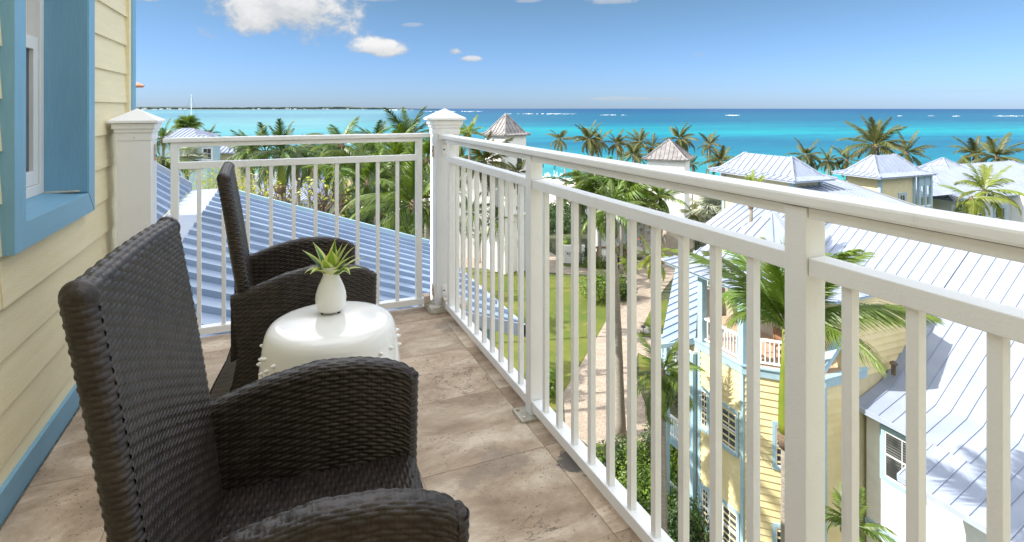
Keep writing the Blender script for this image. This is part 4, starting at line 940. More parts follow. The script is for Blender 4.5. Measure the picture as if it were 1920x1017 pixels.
def shrub(name, c, rx, ry, rz, n, m, label, cat='shrub', group=None, leaf=.10, flowers=None, nf=0, seed=1, cluster=14):
    rnd = random.Random(seed); t = thing(name, c, label, cat, group); c = Vector(c)
    mb = MB(); mf = MB()
    cl = []
    for k in range(cluster):
        a = rnd.uniform(0,6.283); r = math.sqrt(rnd.random())*.72; cl.append(Vector((rx*r*math.cos(a), ry*r*math.sin(a), rz*rnd.uniform(.25,.85)*(1-.45*r))))
    for i in range(n):
        q = rnd.choice(cl); v = Vector((rnd.gauss(0,1), rnd.gauss(0,1), rnd.gauss(0,1))).normalized()*rnd.uniform(.6,1)**.5
        p = q+Vector((v.x*rx*.42, v.y*ry*.42, v.z*rz*.36)); p.z = max(.02, p.z)
        nrm = (v+Vector((rnd.uniform(-.6,.6), rnd.uniform(-.6,.6), rnd.uniform(0,.8)))).normalized(); a = nrm.orthogonal().normalized(); b = nrm.cross(a)
        th = rnd.uniform(0,6.28); e1 = a*math.cos(th)+b*math.sin(th); e2 = nrm.cross(e1); s = leaf*rnd.uniform(.6,1.3)
        tgt = mf if (flowers and i < nf) else mb
        tgt.add([p-e1*s, p-e2*s*.42+nrm*s*.1, p+e1*s, p+e2*s*.42+nrm*s*.1], [(0,1,2,3)])
    part('foliage', mb, m, t, local=True)
    if flowers and mf.v: part('flowers', mf, flowers, t, local=True)
    mb = MB()
    for k in range(5):
        a = k*1.257; mb.tube([(0,0,0),(rx*.25*math.cos(a), ry*.25*math.sin(a), rz*.3),(rx*.5*math.cos(a), ry*.5*math.sin(a), rz*.6)], [.04,.03,.015], 5)
    part('stem', mb, M['bark_dark'], t, local=True)
    return t
def gp(px, py): return G(px, py, GZ)
shrub('round_shrub', gp(1128,562), 2.3,2.3,2.6, 5200, M['leaf'], 'round clipped green shrub standing on the lawn beside the paved path', leaf=.10, seed=3, cluster=34)
shrub('shrub', gp(1172,560), 1.1,1.1,1.5, 1500, M['leaf_dark'], 'dark green shrub at the right foot of the round clipped shrub', leaf=.10, seed=4)
HG = 'garden shrubs below the balcony'
for i, (x, y, rx, h, m, lab) in enumerate([
    (1190,905,1.6,1.7,'leaf','green hedge shrub at the foot of the pale palm trunk'),
    (1240,880,1.4,2.2,'leaf_dark','dark shrub with the thin palm trunk rising through it'),
    (1215,960,1.5,1.8,'leaf','bright shrub lowest between the balusters, left'),
    (1268,985,1.6,2.3,'leaf','bright hedge shrub at the bottom, left of the yellow house'),
    (1285,900,1.3,2.4,'leaf','tall green shrub against the blue porch of the yellow house'),
    (1296,1040,1.6,2.2,'leaf_dark','dark hedge shrub at the very bottom beside the yellow house'),
    (1160,870,1.2,1.2,'leaf_dark','low dark shrub on the grass at the palm trunk foot'),
    (1025,745,.9,1.9,'leaf','upright green shrub at the near edge of the lawn'),
    (1262,705,1.2,1.6,'leaf','green shrub behind the bright palm near the blue porch'),
    (1300,760,1.0,1.4,'leaf_dark','dark shrub under the blue porch stairs')]):
    shrub('shrub', gp(x,y), rx, rx, h, 2600, M[m], lab, group=HG, leaf=.085, seed=20+i, cluster=26)
shrub('shrub', gp(962,790), .8,.8,1.5, 1400, M['leaf_yellow'], 'yellow variegated shrub below the teal wall', group=HG, leaf=.08, seed=51)
shrub('shrub', gp(1063,482), 1.2,1.0,2.6, 1500, M['leaf'], 'bright shrub growing above the white sign wall', leaf=.12, seed=52, group='shrubs by the plaza')
shrub('shrub', gp(1098,492), 1.0,1.0,2.0, 900, M['leaf_dark'], 'dark shrub at the right end of the sign wall', leaf=.12, seed=53, group='shrubs by the plaza')
shrub('flowering_shrub', gp(1206,472), 1.8,1.5,4.4, 1700, M['leaf_dark'], 'bougainvillea with coral red flowers against the grey wall', leaf=.12, flowers=M['flower_red'], nf=800, seed=54)
shrub('flowering_shrub', gp(1172,486), 1.0,1.0,2.0, 900, M['leaf'], 'small bush with a few coral flowers left of the bougainvillea', leaf=.12, flowers=M['flower_red'], nf=200, seed=55)
for i, (x, y, lab) in enumerate([(1115,502,'low hedge clump in front of the timber sign, left'),(1150,500,'low hedge clump behind the narrow lawn strip'),(1296,495,'green shrub beside the blue porch roof'),(1300,470,'dark shrub under the silver fan palm'),
                                 (880,466,'shrub on the far lawn by the white wall, left'),(1010,468,'dark shrub beneath the tower sign'),(945,448,'shrub at the top of the white ramp')]):
    shrub('shrub', gp(x,y), 1.7,1.3,1.7, 1000, M['leaf_dark' if i%2 else 'leaf'], lab, group='shrubs by the plaza', leaf=.13, seed=60+i)
# thick planting that reads as one mass between palms and houses
def mass(name, pts, n, h, m, seed, leaf=.28):
    rnd = random.Random(seed); mb = MB()
    for i in range(n):
        x0, x1, y0, y1 = rnd.choice(pts); p = gp(rnd.uniform(x0,x1), rnd.uniform(y0,y1)); p.z += h*rnd.random()**.8*(.6+.4*math.sin(p.x*.9)*math.cos(p.y*.7))
        nrm = Vector((rnd.uniform(-1,1), rnd.uniform(-1,1), rnd.uniform(.1,1))).normalized(); a = nrm.orthogonal().normalized(); b = nrm.cross(a); th = rnd.uniform(0,6.28)
        e1 = a*math.cos(th)+b*math.sin(th); e2 = nrm.cross(e1); s = leaf*rnd.uniform(.5,1.2)
        mb.add([p-e1*s, p-e2*s*.35, p+e1*s, p+e2*s*.35], [(0,1,2,3)])
    return solo(name, mb, m, kind='stuff')
mass('undergrowth', [(640,830,395,440),(300,640,350,400),(845,935,395,432)], 30000, 4.5, M['leaf_dark'], 5)
mass('undergrowth', [(1120,1290,380,425),(1340,1480,378,392),(1000,1130,392,440)], 22000, 3.0, M['leaf_dark'], 6)
mass('beach_scrub', [(440,830,332,352),(1380,1920,345,362),(1080,1240,330,350)], 16000, 2.2, M['leaf_dark'], 8, .4)
# sparse tree with bare branches and yellow leaves
def bare_tree(c, label):
    rnd = random.Random(11); t = thing('bare_tree', c, label, 'tree'); mb = MB(); tips = []
    def grow(p, d, L, r, k):
        q = p+d*L; mid = p.lerp(q,.5)+Vector((rnd.uniform(-1,1),rnd.uniform(-1,1),0))*L*.08
        mb.tube([p, mid, q], [r, r*.85, r*.7], 6); tips.append(q)
        if k == 0: return
        for _ in range(3 if k > 2 else 2):
            nd = (d+Vector((rnd.uniform(-.75,.75), rnd.uniform(-.75,.75), rnd.uniform(-.15,.5)))).normalized(); grow(q, nd, L*.72, r*.62, k-1)
    grow(Vector((0,0,0)), Vector((0,0,1)), 12.0, .20, 0)
    for a in range(6): grow(Vector((0,0,11.9)), Vector((math.cos(a*1.1),math.sin(a*1.1),1.0)).normalized(), 1.0, .085, 4)
    part('trunk', mb, M['bark_dark'], t, local=True)
    lf = MB()
    for q in tips:
        if q.z < 12.6 or rnd.random() < .55: continue
        for _ in range(2):
            p = q+Vector((rnd.gauss(0,.3), rnd.gauss(0,.3), rnd.gauss(0,.3))); e1 = Vector((rnd.uniform(-1,1),rnd.uniform(-1,1),rnd.uniform(-1,1))).normalized(); e2 = e1.orthogonal().normalized(); s = rnd.uniform(.05,.10)
            lf.add([p-e1*s, p-e2*s*.5, p+e1*s, p+e2*s*.5], [(0,1,2,3)])
    part('foliage', lf, M['leaf_yellow'], t, local=True)
tp = W(560, 330, 20.5); bare_tree((tp.x, tp.y, GZ), 'tree with bare brown branches and few leaves, behind the blue roof')
tp = W(430, 345, 24)
shrub('yellow_tree', (tp.x, tp.y, tp.z-1.9), 2.1,1.6,2.8, 6500, M['leaf_yellow'], 'tree with sparse yellow green leaves behind the second chair', cat='tree', leaf=.06, seed=81, cluster=22)
mb = MB(); mb.tube([(tp.x,tp.y,GZ),(tp.x+.1,tp.y,-9),(tp.x,tp.y,tp.z-1.5)], [.2,.16,.1], 8)
yt = [o for o in bpy.data.objects if o.name.startswith('yellow_tree')][0]; part('trunk', mb, M['bark_dark'], yt)

# ------------------------------------------------------------------ the yellow house with the roofed terrace
TZ = -7.94; X1 = 15.38; Y1 = 15.21; X2 = 17.18; Y2 = 13.41; YF = 18.05
yh = thing('yellow_house', (X1+2, Y1+2, GZ), 'yellow clapboard house with pale blue trim and a roofed upper terrace', 'building')
mb = MB(); mb.prism([(X1+.02,YF,GZ),(X1+.02,Y1,GZ),(X2,Y2+.02,GZ),(24,Y2+.02,GZ),(24,YF,GZ)], (0,0,TZ-.35-GZ)); part('wall', mb, M['cream'], yh)
siding(yh, (X1,17.4), (X1,Y1+.06), GZ+1.0, TZ-.3, (-1,0,0), .24)
c45 = Vector((1,-1,0)).normalized(); n45 = Vector((-1,-1,0)).normalized()
siding(yh, (X1+.04,Y1-.04), (X2-.04,Y2+.04), GZ+1.0, TZ-.3, n45, .24)
siding(yh, (X2+.1,Y2), (18.6,Y2), GZ+1.0, TZ-.3, (0,-1,0), .24); siding(yh, (X2+1.05,Y2), (22,Y2), TZ-.3, -5.35, (0,-1,0), .24)
mb = MB(); mb.box((X2+1.0,Y2+.04,TZ-.35),(22.0,Y2+1.5,-5.3)); part('wall', mb, M['cream'], yh)
for (x, y) in ((X1,Y1),(X1,17.4),(X2,Y2)):
    mb = MB(); mb.box((x-.06,y-.06,GZ),(x+.08,y+.08,TZ-.3)); part('corner_trim', mb, M['pale_blue'], yh)
mb = MB(); mb.prism([(X1-.10,17.6,TZ-.32),(X1-.10,Y1-.05,TZ-.32),(X2-.06,Y2-.12,TZ-.32),(19.2,Y2-.12,TZ-.32),(19.2,17.6,TZ-.32)], (0,0,.30)); part('band_trim', mb, M['pale_blue'], yh)
mb = MB(); mb.prism([(X1-.16,17.6,TZ-.02),(X1-.16,Y1-.08,TZ-.02),(X2-.10,Y2-.18,TZ-.02),(19.2,Y2-.18,TZ-.02),(19.2,17.6,TZ-.02)], (0,0,.05)); part('terrace_edge', mb, M['pale_blue'], yh)
mb = MB(); mb.prism([(X1+.05,17.5,TZ+.032),(X1+.05,Y1,TZ+.032),(X2,Y2+.05,TZ+.032),(22,Y2+.05,TZ+.032),(22,19.2,TZ+.032),(17.2,19.2,TZ+.032),(17.2,17.5,TZ+.032)], (0,0,.004)); part('terrace_floor', mb, M['terrace'], yh)
for (x, y) in ((X1+.02,17.3),(X1+.05,Y1+.05)): 
    mb = MB(); mb.box((x-.13,y-.13,TZ),(x+.13,y+.13,TZ+2.7)); part('terrace_post', mb, M['pale_blue'], yh, bev=.01)
rail_run(yh, (X1+.02,17.15,TZ+.03), (X1+.05,Y1+.2,TZ+.03)); rail_run(yh, (X1+.15,Y1-.05,TZ+.03), (X2,Y2+.1,TZ+.03))
mb = MB(); mb.box((17.2,19.2,TZ),(22,19.4,TZ+1.2)); part('back_wall', mb, M['beige_wall'], yh)
mb = MB(); mb.box((18.2,Y2+.1,TZ+.04),(18.35,19.2,TZ+2.7)); part('back_wall', mb, M['beige_wall'], yh)
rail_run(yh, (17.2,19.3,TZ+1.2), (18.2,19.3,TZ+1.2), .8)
# chair on that terrace
tc = thing('terrace_chair', (17.0,15.3,TZ+.04), 'small timber chair on the terrace of the yellow house', 'chair')
for (n_, a, b) in (('seat',(-.25,-.25,.40),(.25,.25,.45)),('backrest',(.21,-.25,.5),(.25,.25,.9)),('leg',(-.25,-.25,0),(-.2,-.2,.4)),('leg',(.2,-.25,0),(.25,-.2,.9)),('leg',(-.25,.2,0),(-.2,.25,.4)),('leg',(.2,.2,0),(.25,.25,.9))):
    mb = MB(); mb.box(a, b); part(n_, mb, M['timber'], tc, local=True)
def wpt(px, py, X): # pixel to the plane X=const
    k = (px-CX)/FOC; d = X/(SA+CA*k); return W(px, py, d)
for (pa_, pb_) in (((1383,845),(1355,762)),((1385,1030),(1357,950)),((1329,802),(1317,735)),((1331,990),(1319,915))):
    a = wpt(*pa_, X1); b = wpt(*pb_, X1); w = abs(a.y-b.y); h = 1.45
    window(yh, (X1-.022, max(a.y,b.y), (a.z+b.z)/2-h/2), (0,-1,0), (0,0,1), w, h, (-1,0,0), .11, rows=2, gm=M['blind'])
for zc in (TZ-2.6, TZ-6.15):
    p = Vector((X1,Y1,0))+c45*1.05; window(yh, (p.x+n45.x*.022,p.y+n45.y*.022,zc-.75), c45, (0,0,1), .85, 1.45, n45, .11, rows=2, gm=M['blind'])
# turret roof over the terrace, with kicked eave
yr = part('roof', (lambda m_: (m_.prism([(X1-.5,18.9,-5.25),(X1-.5,Y1-.3,-5.25),(X2-.2,Y2-.6,-5.25),(19.3,Y2-.6,-5.25),(21,18.9,-5.25)], (0,0,.12)), m_)[1])(MB()), M['pale_blue'], yh)
pk = W(1449, 396, 22.6); zE = -5.12
EV = [Vector((X1-.6,19.3,zE)), Vector((X1-.6,Y1-.35,zE)), Vector((X2-.25,Y2-.7,zE)), Vector((19.6,Y2-.7,zE)), Vector((20.9,Y2+2,zE)), Vector((20.9,19.3,zE))]
for i in range(6):
    a, b = EV[i], EV[(i+1)%6]; ia, ib = a.lerp(Vector((pk.x,pk.y,zE+.35)),.22), b.lerp(Vector((pk.x,pk.y,zE+.35)),.22)
    roof_face(yr, [a,b,ib,ia], b-a, .45); roof_face(yr, [ia,ib,pk], b-a, .45)
# low porch roof on its left, with deck, posts and stairs
pr = part('porch', (lambda m_: (m_.box((14.62,18.5,GZ),(14.80,18.68,-8.3)), m_)[1])(MB()), M['pale_blue'], yh)
rp = [G(1304,636,-8.0), G(1237,645,-8.2), G(1266,504,-7.2), G(1312,500,-6.9)]
roof_face(pr, rp, (0,1,0), .5, M['roof_near'], rib=(.05,.05))  # bluer panels paint in the shade of a slope turned from the sun
mb = MB(); a, b = rp[1], rp[0]; mb.obox(a-Vector((0,0,.2)), b-a, (0,.06,0), (0,0,.17)); part('fascia', mb, M['pale_blue'], pr)
for zf in (-9.35, -12.5, -15.3):
    mb = MB(); mb.box((15.15,17.55,zf-.28),(17.2,19.6,zf)); part('deck', mb, M['pale_blue'], pr)
    rail_run(pr, (15.2,17.62,zf), (17.1,17.62,zf), .9); rail_run(pr, (15.2,17.7,zf), (15.2,19.5,zf), .9)
for (x, y) in ((15.22,17.62),(15.22,19.5)):
    mb = MB(); mb.box((x-.09,y-.09,GZ),(x+.09,y+.09,-8.5)); part('porch_post', mb, M['pale_blue'], pr)
mb = MB(); mb.box((16.9,17.65,GZ),(17.2,19.6,-8.5)); part('wall', mb, M['beige_wall'], pr)
# rake trim seen right of the wide post
mb = MB()
a = W(1548,712,19.0); b = W(1552,690,19.0); 
mb.obox(W(1546,705,19.2), W(1604,612,19.6)-W(1546,705,19.2), (0,.3,0), (0,0,.22)); mb.obox(W(1546,742,19.2), (0,.3,0), (.22,0,0), (0,0,.68)); part('gable_trim', mb, M['pale_blue'], yh)

# ------------------------------------------------------------------ white house with the big roof, lower right
wh = thing('white_house', (21, 9, GZ), 'white stucco house with large pale metal roof at lower right', 'building')
EX, EZ = 18.55, -9.10; YW = 13.38; YN = -6.0
mb = MB(); mb.box((19.2,YN,GZ),(33,YW-.05,EZ+.05)); part('wall', mb, M['stucco'], wh)
mb = MB(); mb.box((EX+.1,YN,EZ-.12),(19.3,YW-.03,EZ-.02)); wr = part('roof', mb, M['roof_flat'], wh)
BX, BZ = EX+1.5, EZ+.33*1.5; TX = 26.0; TZ2 = BZ+.78*(TX-BX)
roof_face(wr, [(EX,YN,EZ),(EX,YW,EZ),(BX,YW,BZ),(BX,YN,BZ)], (0,1,0), .45, rib=(.025,.035))
roof_face(wr, [(BX,YN,BZ),(BX,YW,BZ),(TX,YW,TZ2),(TX,YN,TZ2)], (0,1,0), .45, rib=(.025,.035))
roof_face(wr, [(22.2,YW+.02,BZ+.78*(22.2-BX)),(22.2,19.3,BZ+.78*(22.2-BX)),(TX,19.3,TZ2),(TX,YW+.02,TZ2)], (0,1,0), .45, rib=(.025,.035))
roof_face(wr, [(TX,YN,TZ2),(TX,19.3,TZ2),(TX+8,19.3,TZ2-4.5),(TX+8,YN,TZ2-4.5)], (0,1,0), .45, rib=(.025,.035))
mb = MB(); mb.box((EX-.06,10.8,EZ-.14),(EX,YW,EZ+.03)); part('fascia', mb, M['roof_flat'], wr)
PX_ = 16.93; PZ_ = EZ-.33*(EX-PX_)
roof_face(wr, [(PX_,YN,PZ_),(PX_,10.78,PZ_),(EX,10.78,EZ),(EX,YN,EZ)], (0,1,0), .45, rib=(.025,.035))
mb = MB(); mb.box((PX_-.06,YN,PZ_-.14),(PX_,10.78,PZ_+.03)); part('fascia', mb, M['roof_flat'], wr)
mb = MB(); mb.obox((PX_,10.78,PZ_-.12),(EX-PX_,0,EZ-PZ_),(0,.05,0),(0,0,.15)); part('fascia', mb, M['roof_flat'], wr)
a = wpt(1662,905,19.2); b = wpt(1732,830,19.2)
window(wh, (19.2-.002, 12.66, -11.35), (0,-1,0), (0,0,1), 1.15, 1.55, (-1,0,0), .15, cols=2, rows=2, gm=M['blind'])
mb = MB(); mb.box((19.12,YN,-13.55),(19.2,YW-.05,-13.2)); part('band_trim', mb, M['pale_blue'], wh)
for y in (10.6, 8.0, 5.4):
    mb = MB(); mb.box((17.2,y-.11,GZ),(17.42,y+.11,PZ_-.1)); part('porch_post', mb, M['pale_blue'], wh)
mb = MB(); mb.box((17.1,0,-13.4),(19.2,10.7,-13.25)); part('deck', mb, M['pale_blue'], wh)
rail_run(wh, (17.3,10.45,-13.25), (17.3,6.0,-13.25)); rail_run(wh, (17.35,10.6,-13.25), (19.1,10.6,-13.25))
vt = thing('roof_vent', (20.3,13.1,-8.2), 'small brown roof vent fitting where the white roof meets the yellow wall', 'vent')
mb = MB(); mb.tube([(0,0,-.1),(0,0,.28)], .07, 10); part('pipe', mb, M['bark_dark'], vt, local=True)
mb = MB(); mb.lathe([(.12,0),(.13,.05),(.05,.12)], 10, (0,0,.26)); part('hood', mb, M['bark_dark'], vt, local=True)

# ------------------------------------------------------------------ villas at right
def hip_kick(parent, x0, x1, y0, y1, ze, rx0, rx1, ry0, ry1, zr_, kick=.55, m=None, sp=.45):
    """hip roof with a flatter skirt at the eave; ridge rectangle rx/ry at height zr_"""
    c = [Vector((x0,y0,ze)), Vector((x1,y0,ze)), Vector((x1,y1,ze)), Vector((x0,y1,ze))]
    r = [Vector((rx0,ry0,zr_)), Vector((rx1,ry0,zr_)), Vector((rx1,ry1,zr_)), Vector((rx0,ry1,zr_))]
    k = [Vector((x0+kick,y0+kick,ze+kick*.3)), Vector((x1-kick,y0+kick,ze+kick*.3)), Vector((x1-kick,y1-kick,ze+kick*.3)), Vector((x0+kick,y1-kick,ze+kick*.3))]
    for i in range(4):
        j = (i+1)%4; e = c[j]-c[i]
        roof_face(parent, [c[i],c[j],k[j],k[i]], e, sp, m)
        top = [k[i],k[j],r[j],r[i]] if (r[j]-r[i]).length > .05 else [k[i],k[j],r[i]]
        roof_face(parent, top, e, sp, m)
    for i in range(4):
        mb = MB(); mb.tube([c[i]+Vector((0,0,.02)), k[i]+Vector((0,0,.02)), r[i]+Vector((0,0,.03))], .07, 6); part('hip_cap', mb, m or M['roof'], parent)
v1 = thing('first_villa', (27.5,25.5,GZ), 'cream villa wing with hipped pale metal roof, left of the right-hand roofs', 'building')
mb = MB(); mb.box((26.8,22.9,-14),(29.0,28.1,-2.75)); part('wall', mb, M['cream'], v1)
mb = MB(); mb.box((26.1,22.15,-2.93),(29.3,28.7,-2.84)); r1 = part('roof', mb, M['roof_flat'], v1)
hip_kick(r1, 26.05,29.4,22.1,28.75,-2.82, 27.65,27.75,23.7,27.2,-1.68)
for (x, y) in ((26.8,22.9),(26.8,28.1),(29.0,22.9)):
    mb = MB(); mb.box((x-.1,y-.1,-8),(x+.1,y+.1,-2.95)); part('corner_trim', mb, M['pale_blue'], v1)
roof_face(r1, [(26.8,19.5,-4.2),(26.8,26.5,-4.2),(23.5,26.5,-5.9),(23.5,19.5,-5.9)], (0,1,0), .5)
# long roof sloping towards the camera between the villas
a, b, c_, d_ = W(1560,337,32.5), W(1608,329,33.5), W(1862,412,24.0), W(1540,480,24.5)
lrz = thing('long_roof_house', (28,20,GZ), 'low house under the long plain pale roof between the two villas', 'building')
P0 = Vector((27.6,24.6,-3.0)); 
def plz(x, y): return -2.95-.20*(24.5-y)
q1 = [Vector((28.9,24.5,plz(0,24.5))), Vector((31.2,24.8,plz(0,24.8))), Vector((31.6,13.6,plz(0,13.6))), Vector((27.6,13.6,plz(0,13.6))), Vector((24.8,20.6,plz(0,20.6)))]
mb = MB(); mb.box((27.8,14,GZ),(31.3,24,-5.3)); part('wall', mb, M['cream'], lrz)
mb = MB(); mb.tube([q1[1]+Vector((0,0,.04)), q1[2]+Vector((0,0,.04))], .05, 6); lro = part('roof', mb, M['letter'], lrz)
roof_face(lro, q1, (1,0,0), .45)
v2 = thing('second_villa', (42.5,28,GZ), 'cream villa pavilion with hipped roof, balcony and small window', 'building')
mb = MB(); mb.box((40.5,27.1,GZ),(44.3,29.6,-3.7)); part('wall', mb, M['cream'], v2)
mb = MB(); mb.box((39.6,26.45,-3.9),(45.9,30.2,-3.80)); r2 = part('roof', mb, M['roof_flat'], v2)
hip_kick(r2, 39.55,46.0,26.4,30.25,-3.78, 41.5,44.0,28.25,28.4,-2.40, .7)
for x in (40.5,44.3):
    mb = MB(); mb.box((x-.1,27.0,GZ),(x+.1,27.2,-3.9)); part('corner_trim', mb, M['pale_blue'], v2)
window(v2, (42.65,27.1,-6.25), (1,0,0), (0,0,1), .62, 1.0, (0,-1,0), .13, cols=2, rows=2)
for x in (44.5,45.2,45.9):
    mb = MB(); mb.box((x-.09,26.75,GZ),(x+.09,26.93,-3.9)); part('balcony_post', mb, M['pale_blue'], v2)
mb = MB(); mb.box((44.4,26.8,-4.7),(46.0,26.9,-3.9)); part('balcony_valance', mb, M['pale_blue'], v2)
mb = MB(); mb.box((44.3,26.7,-7.3),(46.1,29.6,-6.9)); part('balcony_floor', mb, M['pale_blue'], v2)
rail_run(v2, (44.4,26.8,-6.95), (46.0,26.8,-6.95), .8)
v3 = thing('grey_villa', (52,30,GZ), 'long grey villa with peaked roof turret at the far right', 'building')
def P3(px, py, d): return W(px, py, d)
ev = [P3(1788,378,46), P3(1925,369,50.5)]
X3a, X3b = ev[0].x, ev[0].x+22; Y3 = ev[0].y; Z3 = ev[0].z
mb = MB(); mb.box((X3a+.8,Y3+.6,GZ),(X3b,Y3+7,Z3+.05)); part('wall', mb, M['stucco_grey'], v3)  # grey stucco puts the shade of this side into the wall colour
mb = MB(); mb.box((X3a+.1,Y3+.05,Z3-.1),(X3b,Y3+8,Z3-.02)); r3 = part('roof', mb, M['pale_blue'], v3)
rz3 = Z3+2.25
hip_kick(r3, X3a,X3b,Y3,Y3+9.4,Z3, X3a+4.6,X3b-4,Y3+4.6,Y3+4.8,rz3, .8)
# lower bay left of it
bx = P3(1745,362,47); mb = MB(); mb.box((bx.x+.5,bx.y+.5,GZ),(bx.x+4.2,bx.y+6,bx.z)); part('wall', mb, M['cream'], v3, label='cream bay wall at the left end of the grey villa')
pk3 = P3(1768,297,54)
hip_kick(r3, pk3.x-4.2,pk3.x+4.0,pk3.y-3.8,pk3.y+3.8,pk3.z-2.5, pk3.x-.05,pk3.x+.05,pk3.y-.05,pk3.y+.05,pk3.z, .7)
mb = MB(); mb.box((pk3.x-3.6,pk3.y-3.2,GZ),(pk3.x+3.4,pk3.y+3.2,pk3.z-2.5)); part('wall', mb, M['stucco_grey'], v3)
b4 = P3(1748,366,45.5); hip_kick(r3, b4.x-2.6,b4.x+3.4,b4.y-.6,b4.y+7,b4.z+.05, b4.x+.3,b4.x+.6,b4.y+3,b4.y+3.6,b4.z+1.8, .5)
YV = Y3+.6
def yplane(px, py, Y):
    k = (px-CX)/FOC; d = Y/(CA-SA*k); return W(px, py, d)
for (xa, xb, ya, yb) in ((1791,1814,403,390),(1826,1840,412,390),(1865,1883,428,389)):
    a = yplane(xa, ya, YV); b = yplane(xb, yb, YV); window(v3, (a.x, YV-.002, a.z), (1,0,0), (0,0,1), b.x-a.x, b.z-a.z, (0,-1,0), .2, cols=2, rows=2)
mb = MB(); a = yplane(1896,400,YV); mb.box((a.x,YV-.9,GZ),(a.x+4,YV,Z3-.1)); part('wall', mb, M['stucco'], v3, label='white projecting wall bay with a palm shadow')

# ------------------------------------------------------------------ white towers with grey pyramid roofs
def tower(px, tip, eave, d, half, label, yaw, wallhalf, skirt=.45):
    p = W(px, tip, d); ze = EYE-(eave-HY)/FOC*d; t = thing('tower', (p.x,p.y,GZ), label, 'tower', 'white towers with grey pyramid roofs', yaw)
    H = ze-GZ; zt = p.z-GZ; w = wallhalf
    mb = MB(); mb.box((-w,-w,0),(w,w,H+.1)); part('wall', mb, M['stucco'], t, local=True)
    mb = MB(); mb.box((-half+.05,-half+.05,H-.12),(half-.05,half-.05,H-.02)); r = part('roof', mb, M['grey_roof'], t, local=True)
    ORG[r] = Vector((0,0,0)); k = half-skirt; c = [(-1,-1),(1,-1),(1,1),(-1,1)]
    for i in range(4):
        a, b = c[i], c[(i+1)%4]; e = Vector((b[0]-a[0], b[1]-a[1], 0)); V = lambda q, s, z: Vector((q[0]*s, q[1]*s, z))
        roof_face(r, [V(a,half,H), V(b,half,H), V(b,k,H+skirt*.45), V(a,k,H+skirt*.45)], e, .5, M['grey_roof'], rib=(.05,.06))
        roof_face(r, [V(a,k,H+skirt*.45), V(b,k,H+skirt*.45), Vector((0,0,zt))], e, .5, M['grey_roof'], rib=(.05,.06))
    for q in c:
        mb = MB(); mb.tube([(q[0]*half,q[1]*half,H+.03),(q[0]*k,q[1]*k,H+skirt*.45+.03),(0,0,zt+.03)], .09, 6)
        part('hip_cap', mb, M['grey_roof'], t, local=True)
    return t, H
D1 = 60; t1, H1 = tower(948, 214, 252, D1, 1.92, 'taller white tower with grey pyramid roof, left', -YAW+R(45)-R(1), 1.55)
for (zf, nm) in ((H1-3.1,1),(H1-6.3,1)):
    window(t1, (-.5,-1.555,zf), (1,0,0), (0,0,1), .9, 1.5, (0,-1,0), .1) if False else None
    mb = MB(); mb.box((.2,-1.60,zf),(.9,-1.551,zf+1.2)); part('window', mb, M['glass'], t1, local=True)
yy_ = -1.62
D2 = 70; t2, H2 = tower(1254, 262, 296, D2, 2.75, 'shorter white tower with grey pyramid roof, right of the shore palms', -YAW-R(15.6)-R(10), 2.2)
mb = MB(); mb.box((-1.7,-2.26,H2-1.6),(-.2,-2.201,H2-.75)); part('louvre_window', mb, M['stucco_grey'], t2, local=True)
mb = MB(); mb.box((-1.75,-2.24,H2-1.65),(-.15,-2.201,H2-.70)); part('window_surround', mb, M['stucco'], t2, local=True)
# white restaurant building round the left tower
wb = thing('white_restaurant', W(925, 490, 62).to_tuple()[:2]+(GZ,), 'white stucco restaurant block with the tower sign, behind the corner post', 'building')
bp = ORG[wb]
fr_ = Vector((CA,-SA,0)); fo = Vector((SA,CA,0))
def wblk(px0, px1, ytop, d, dep, m='stucco', nm='wall'):
    a = W(px0, ytop, d); b = W(px1, ytop, d); mb = MB(); mb.obox(Vector((a.x,a.y,GZ)), b-a, fo*dep, (0,0,a.z-GZ)); return part(nm, mb, M[m], wb)
wblk(848, 934, 322, 64, 8); wblk(938, 949, 288, 60.4, 2); wblk(949, 992, 345, 59.2, 2, 'stucco_grey')  # right block in grey stucco, its shaded face put into the colour
for yb in (322, 378):
    a = W(846, yb, 63.8); b = W(950, yb, 63.8); mb = MB(); mb.obox(a, b-a, -fo*.3, (0,0,.18)); part('cornice', mb, M['stucco'], wb)
# sign letters on the tower block
def sign_text(name, txt, p, size, parent, m, ext=.03, space=1.0):
    cu = bpy.data.curves.new(name, 'FONT'); cu.body = txt; cu.size = size; cu.extrude = ext; cu.space_character = space
    tmp = bpy.data.objects.new('tmp', cu); COL.objects.link(tmp); dg = bpy.context.evaluated_depsgraph_get(); me = bpy.data.meshes.new_from_object(tmp.evaluated_get(dg)); bpy.data.objects.remove(tmp)
    me.materials.clear(); me.materials.append(m); return link(name, me, parent, Vector(p)-ORG[parent], (R(90),0,-YAW))
sp_ = W(960.5, 394, 59.0)-fo*.05
sign_text('sign_letters', 'SKY', sp_, .62, wb, M['letter'], space=1.15)
mb = MB(); a = W(950,401,58.9); mb.obox(a, W(990,401,58.9)-a, -fo*.5, (0,0,.12)); part('ledge', mb, M['stucco'], wb)
# ramp walls on the plaza
rw = thing('ramp', gp(935,480), 'white curved ramp with sloping parapet walls on the plaza', 'ramp')
for (x0_, y0_, x1_, y1_, h0, h1) in ((914,476,950,445,1.2,2.0),(932,478,975,452,1.5,.9),(955,470,1010,438,.6,1.9)):
    a = G(x0_, y0_, GZ); b = G(x1_, y1_, GZ); n_ = Vector((-(b-a).y,(b-a).x,0)).normalized()*.25
    mb = MB(); mb.prism([a, b, b+Vector((0,0,h1)), a+Vector((0,0,h0))], n_); part('parapet', mb, M['stucco'], rw)
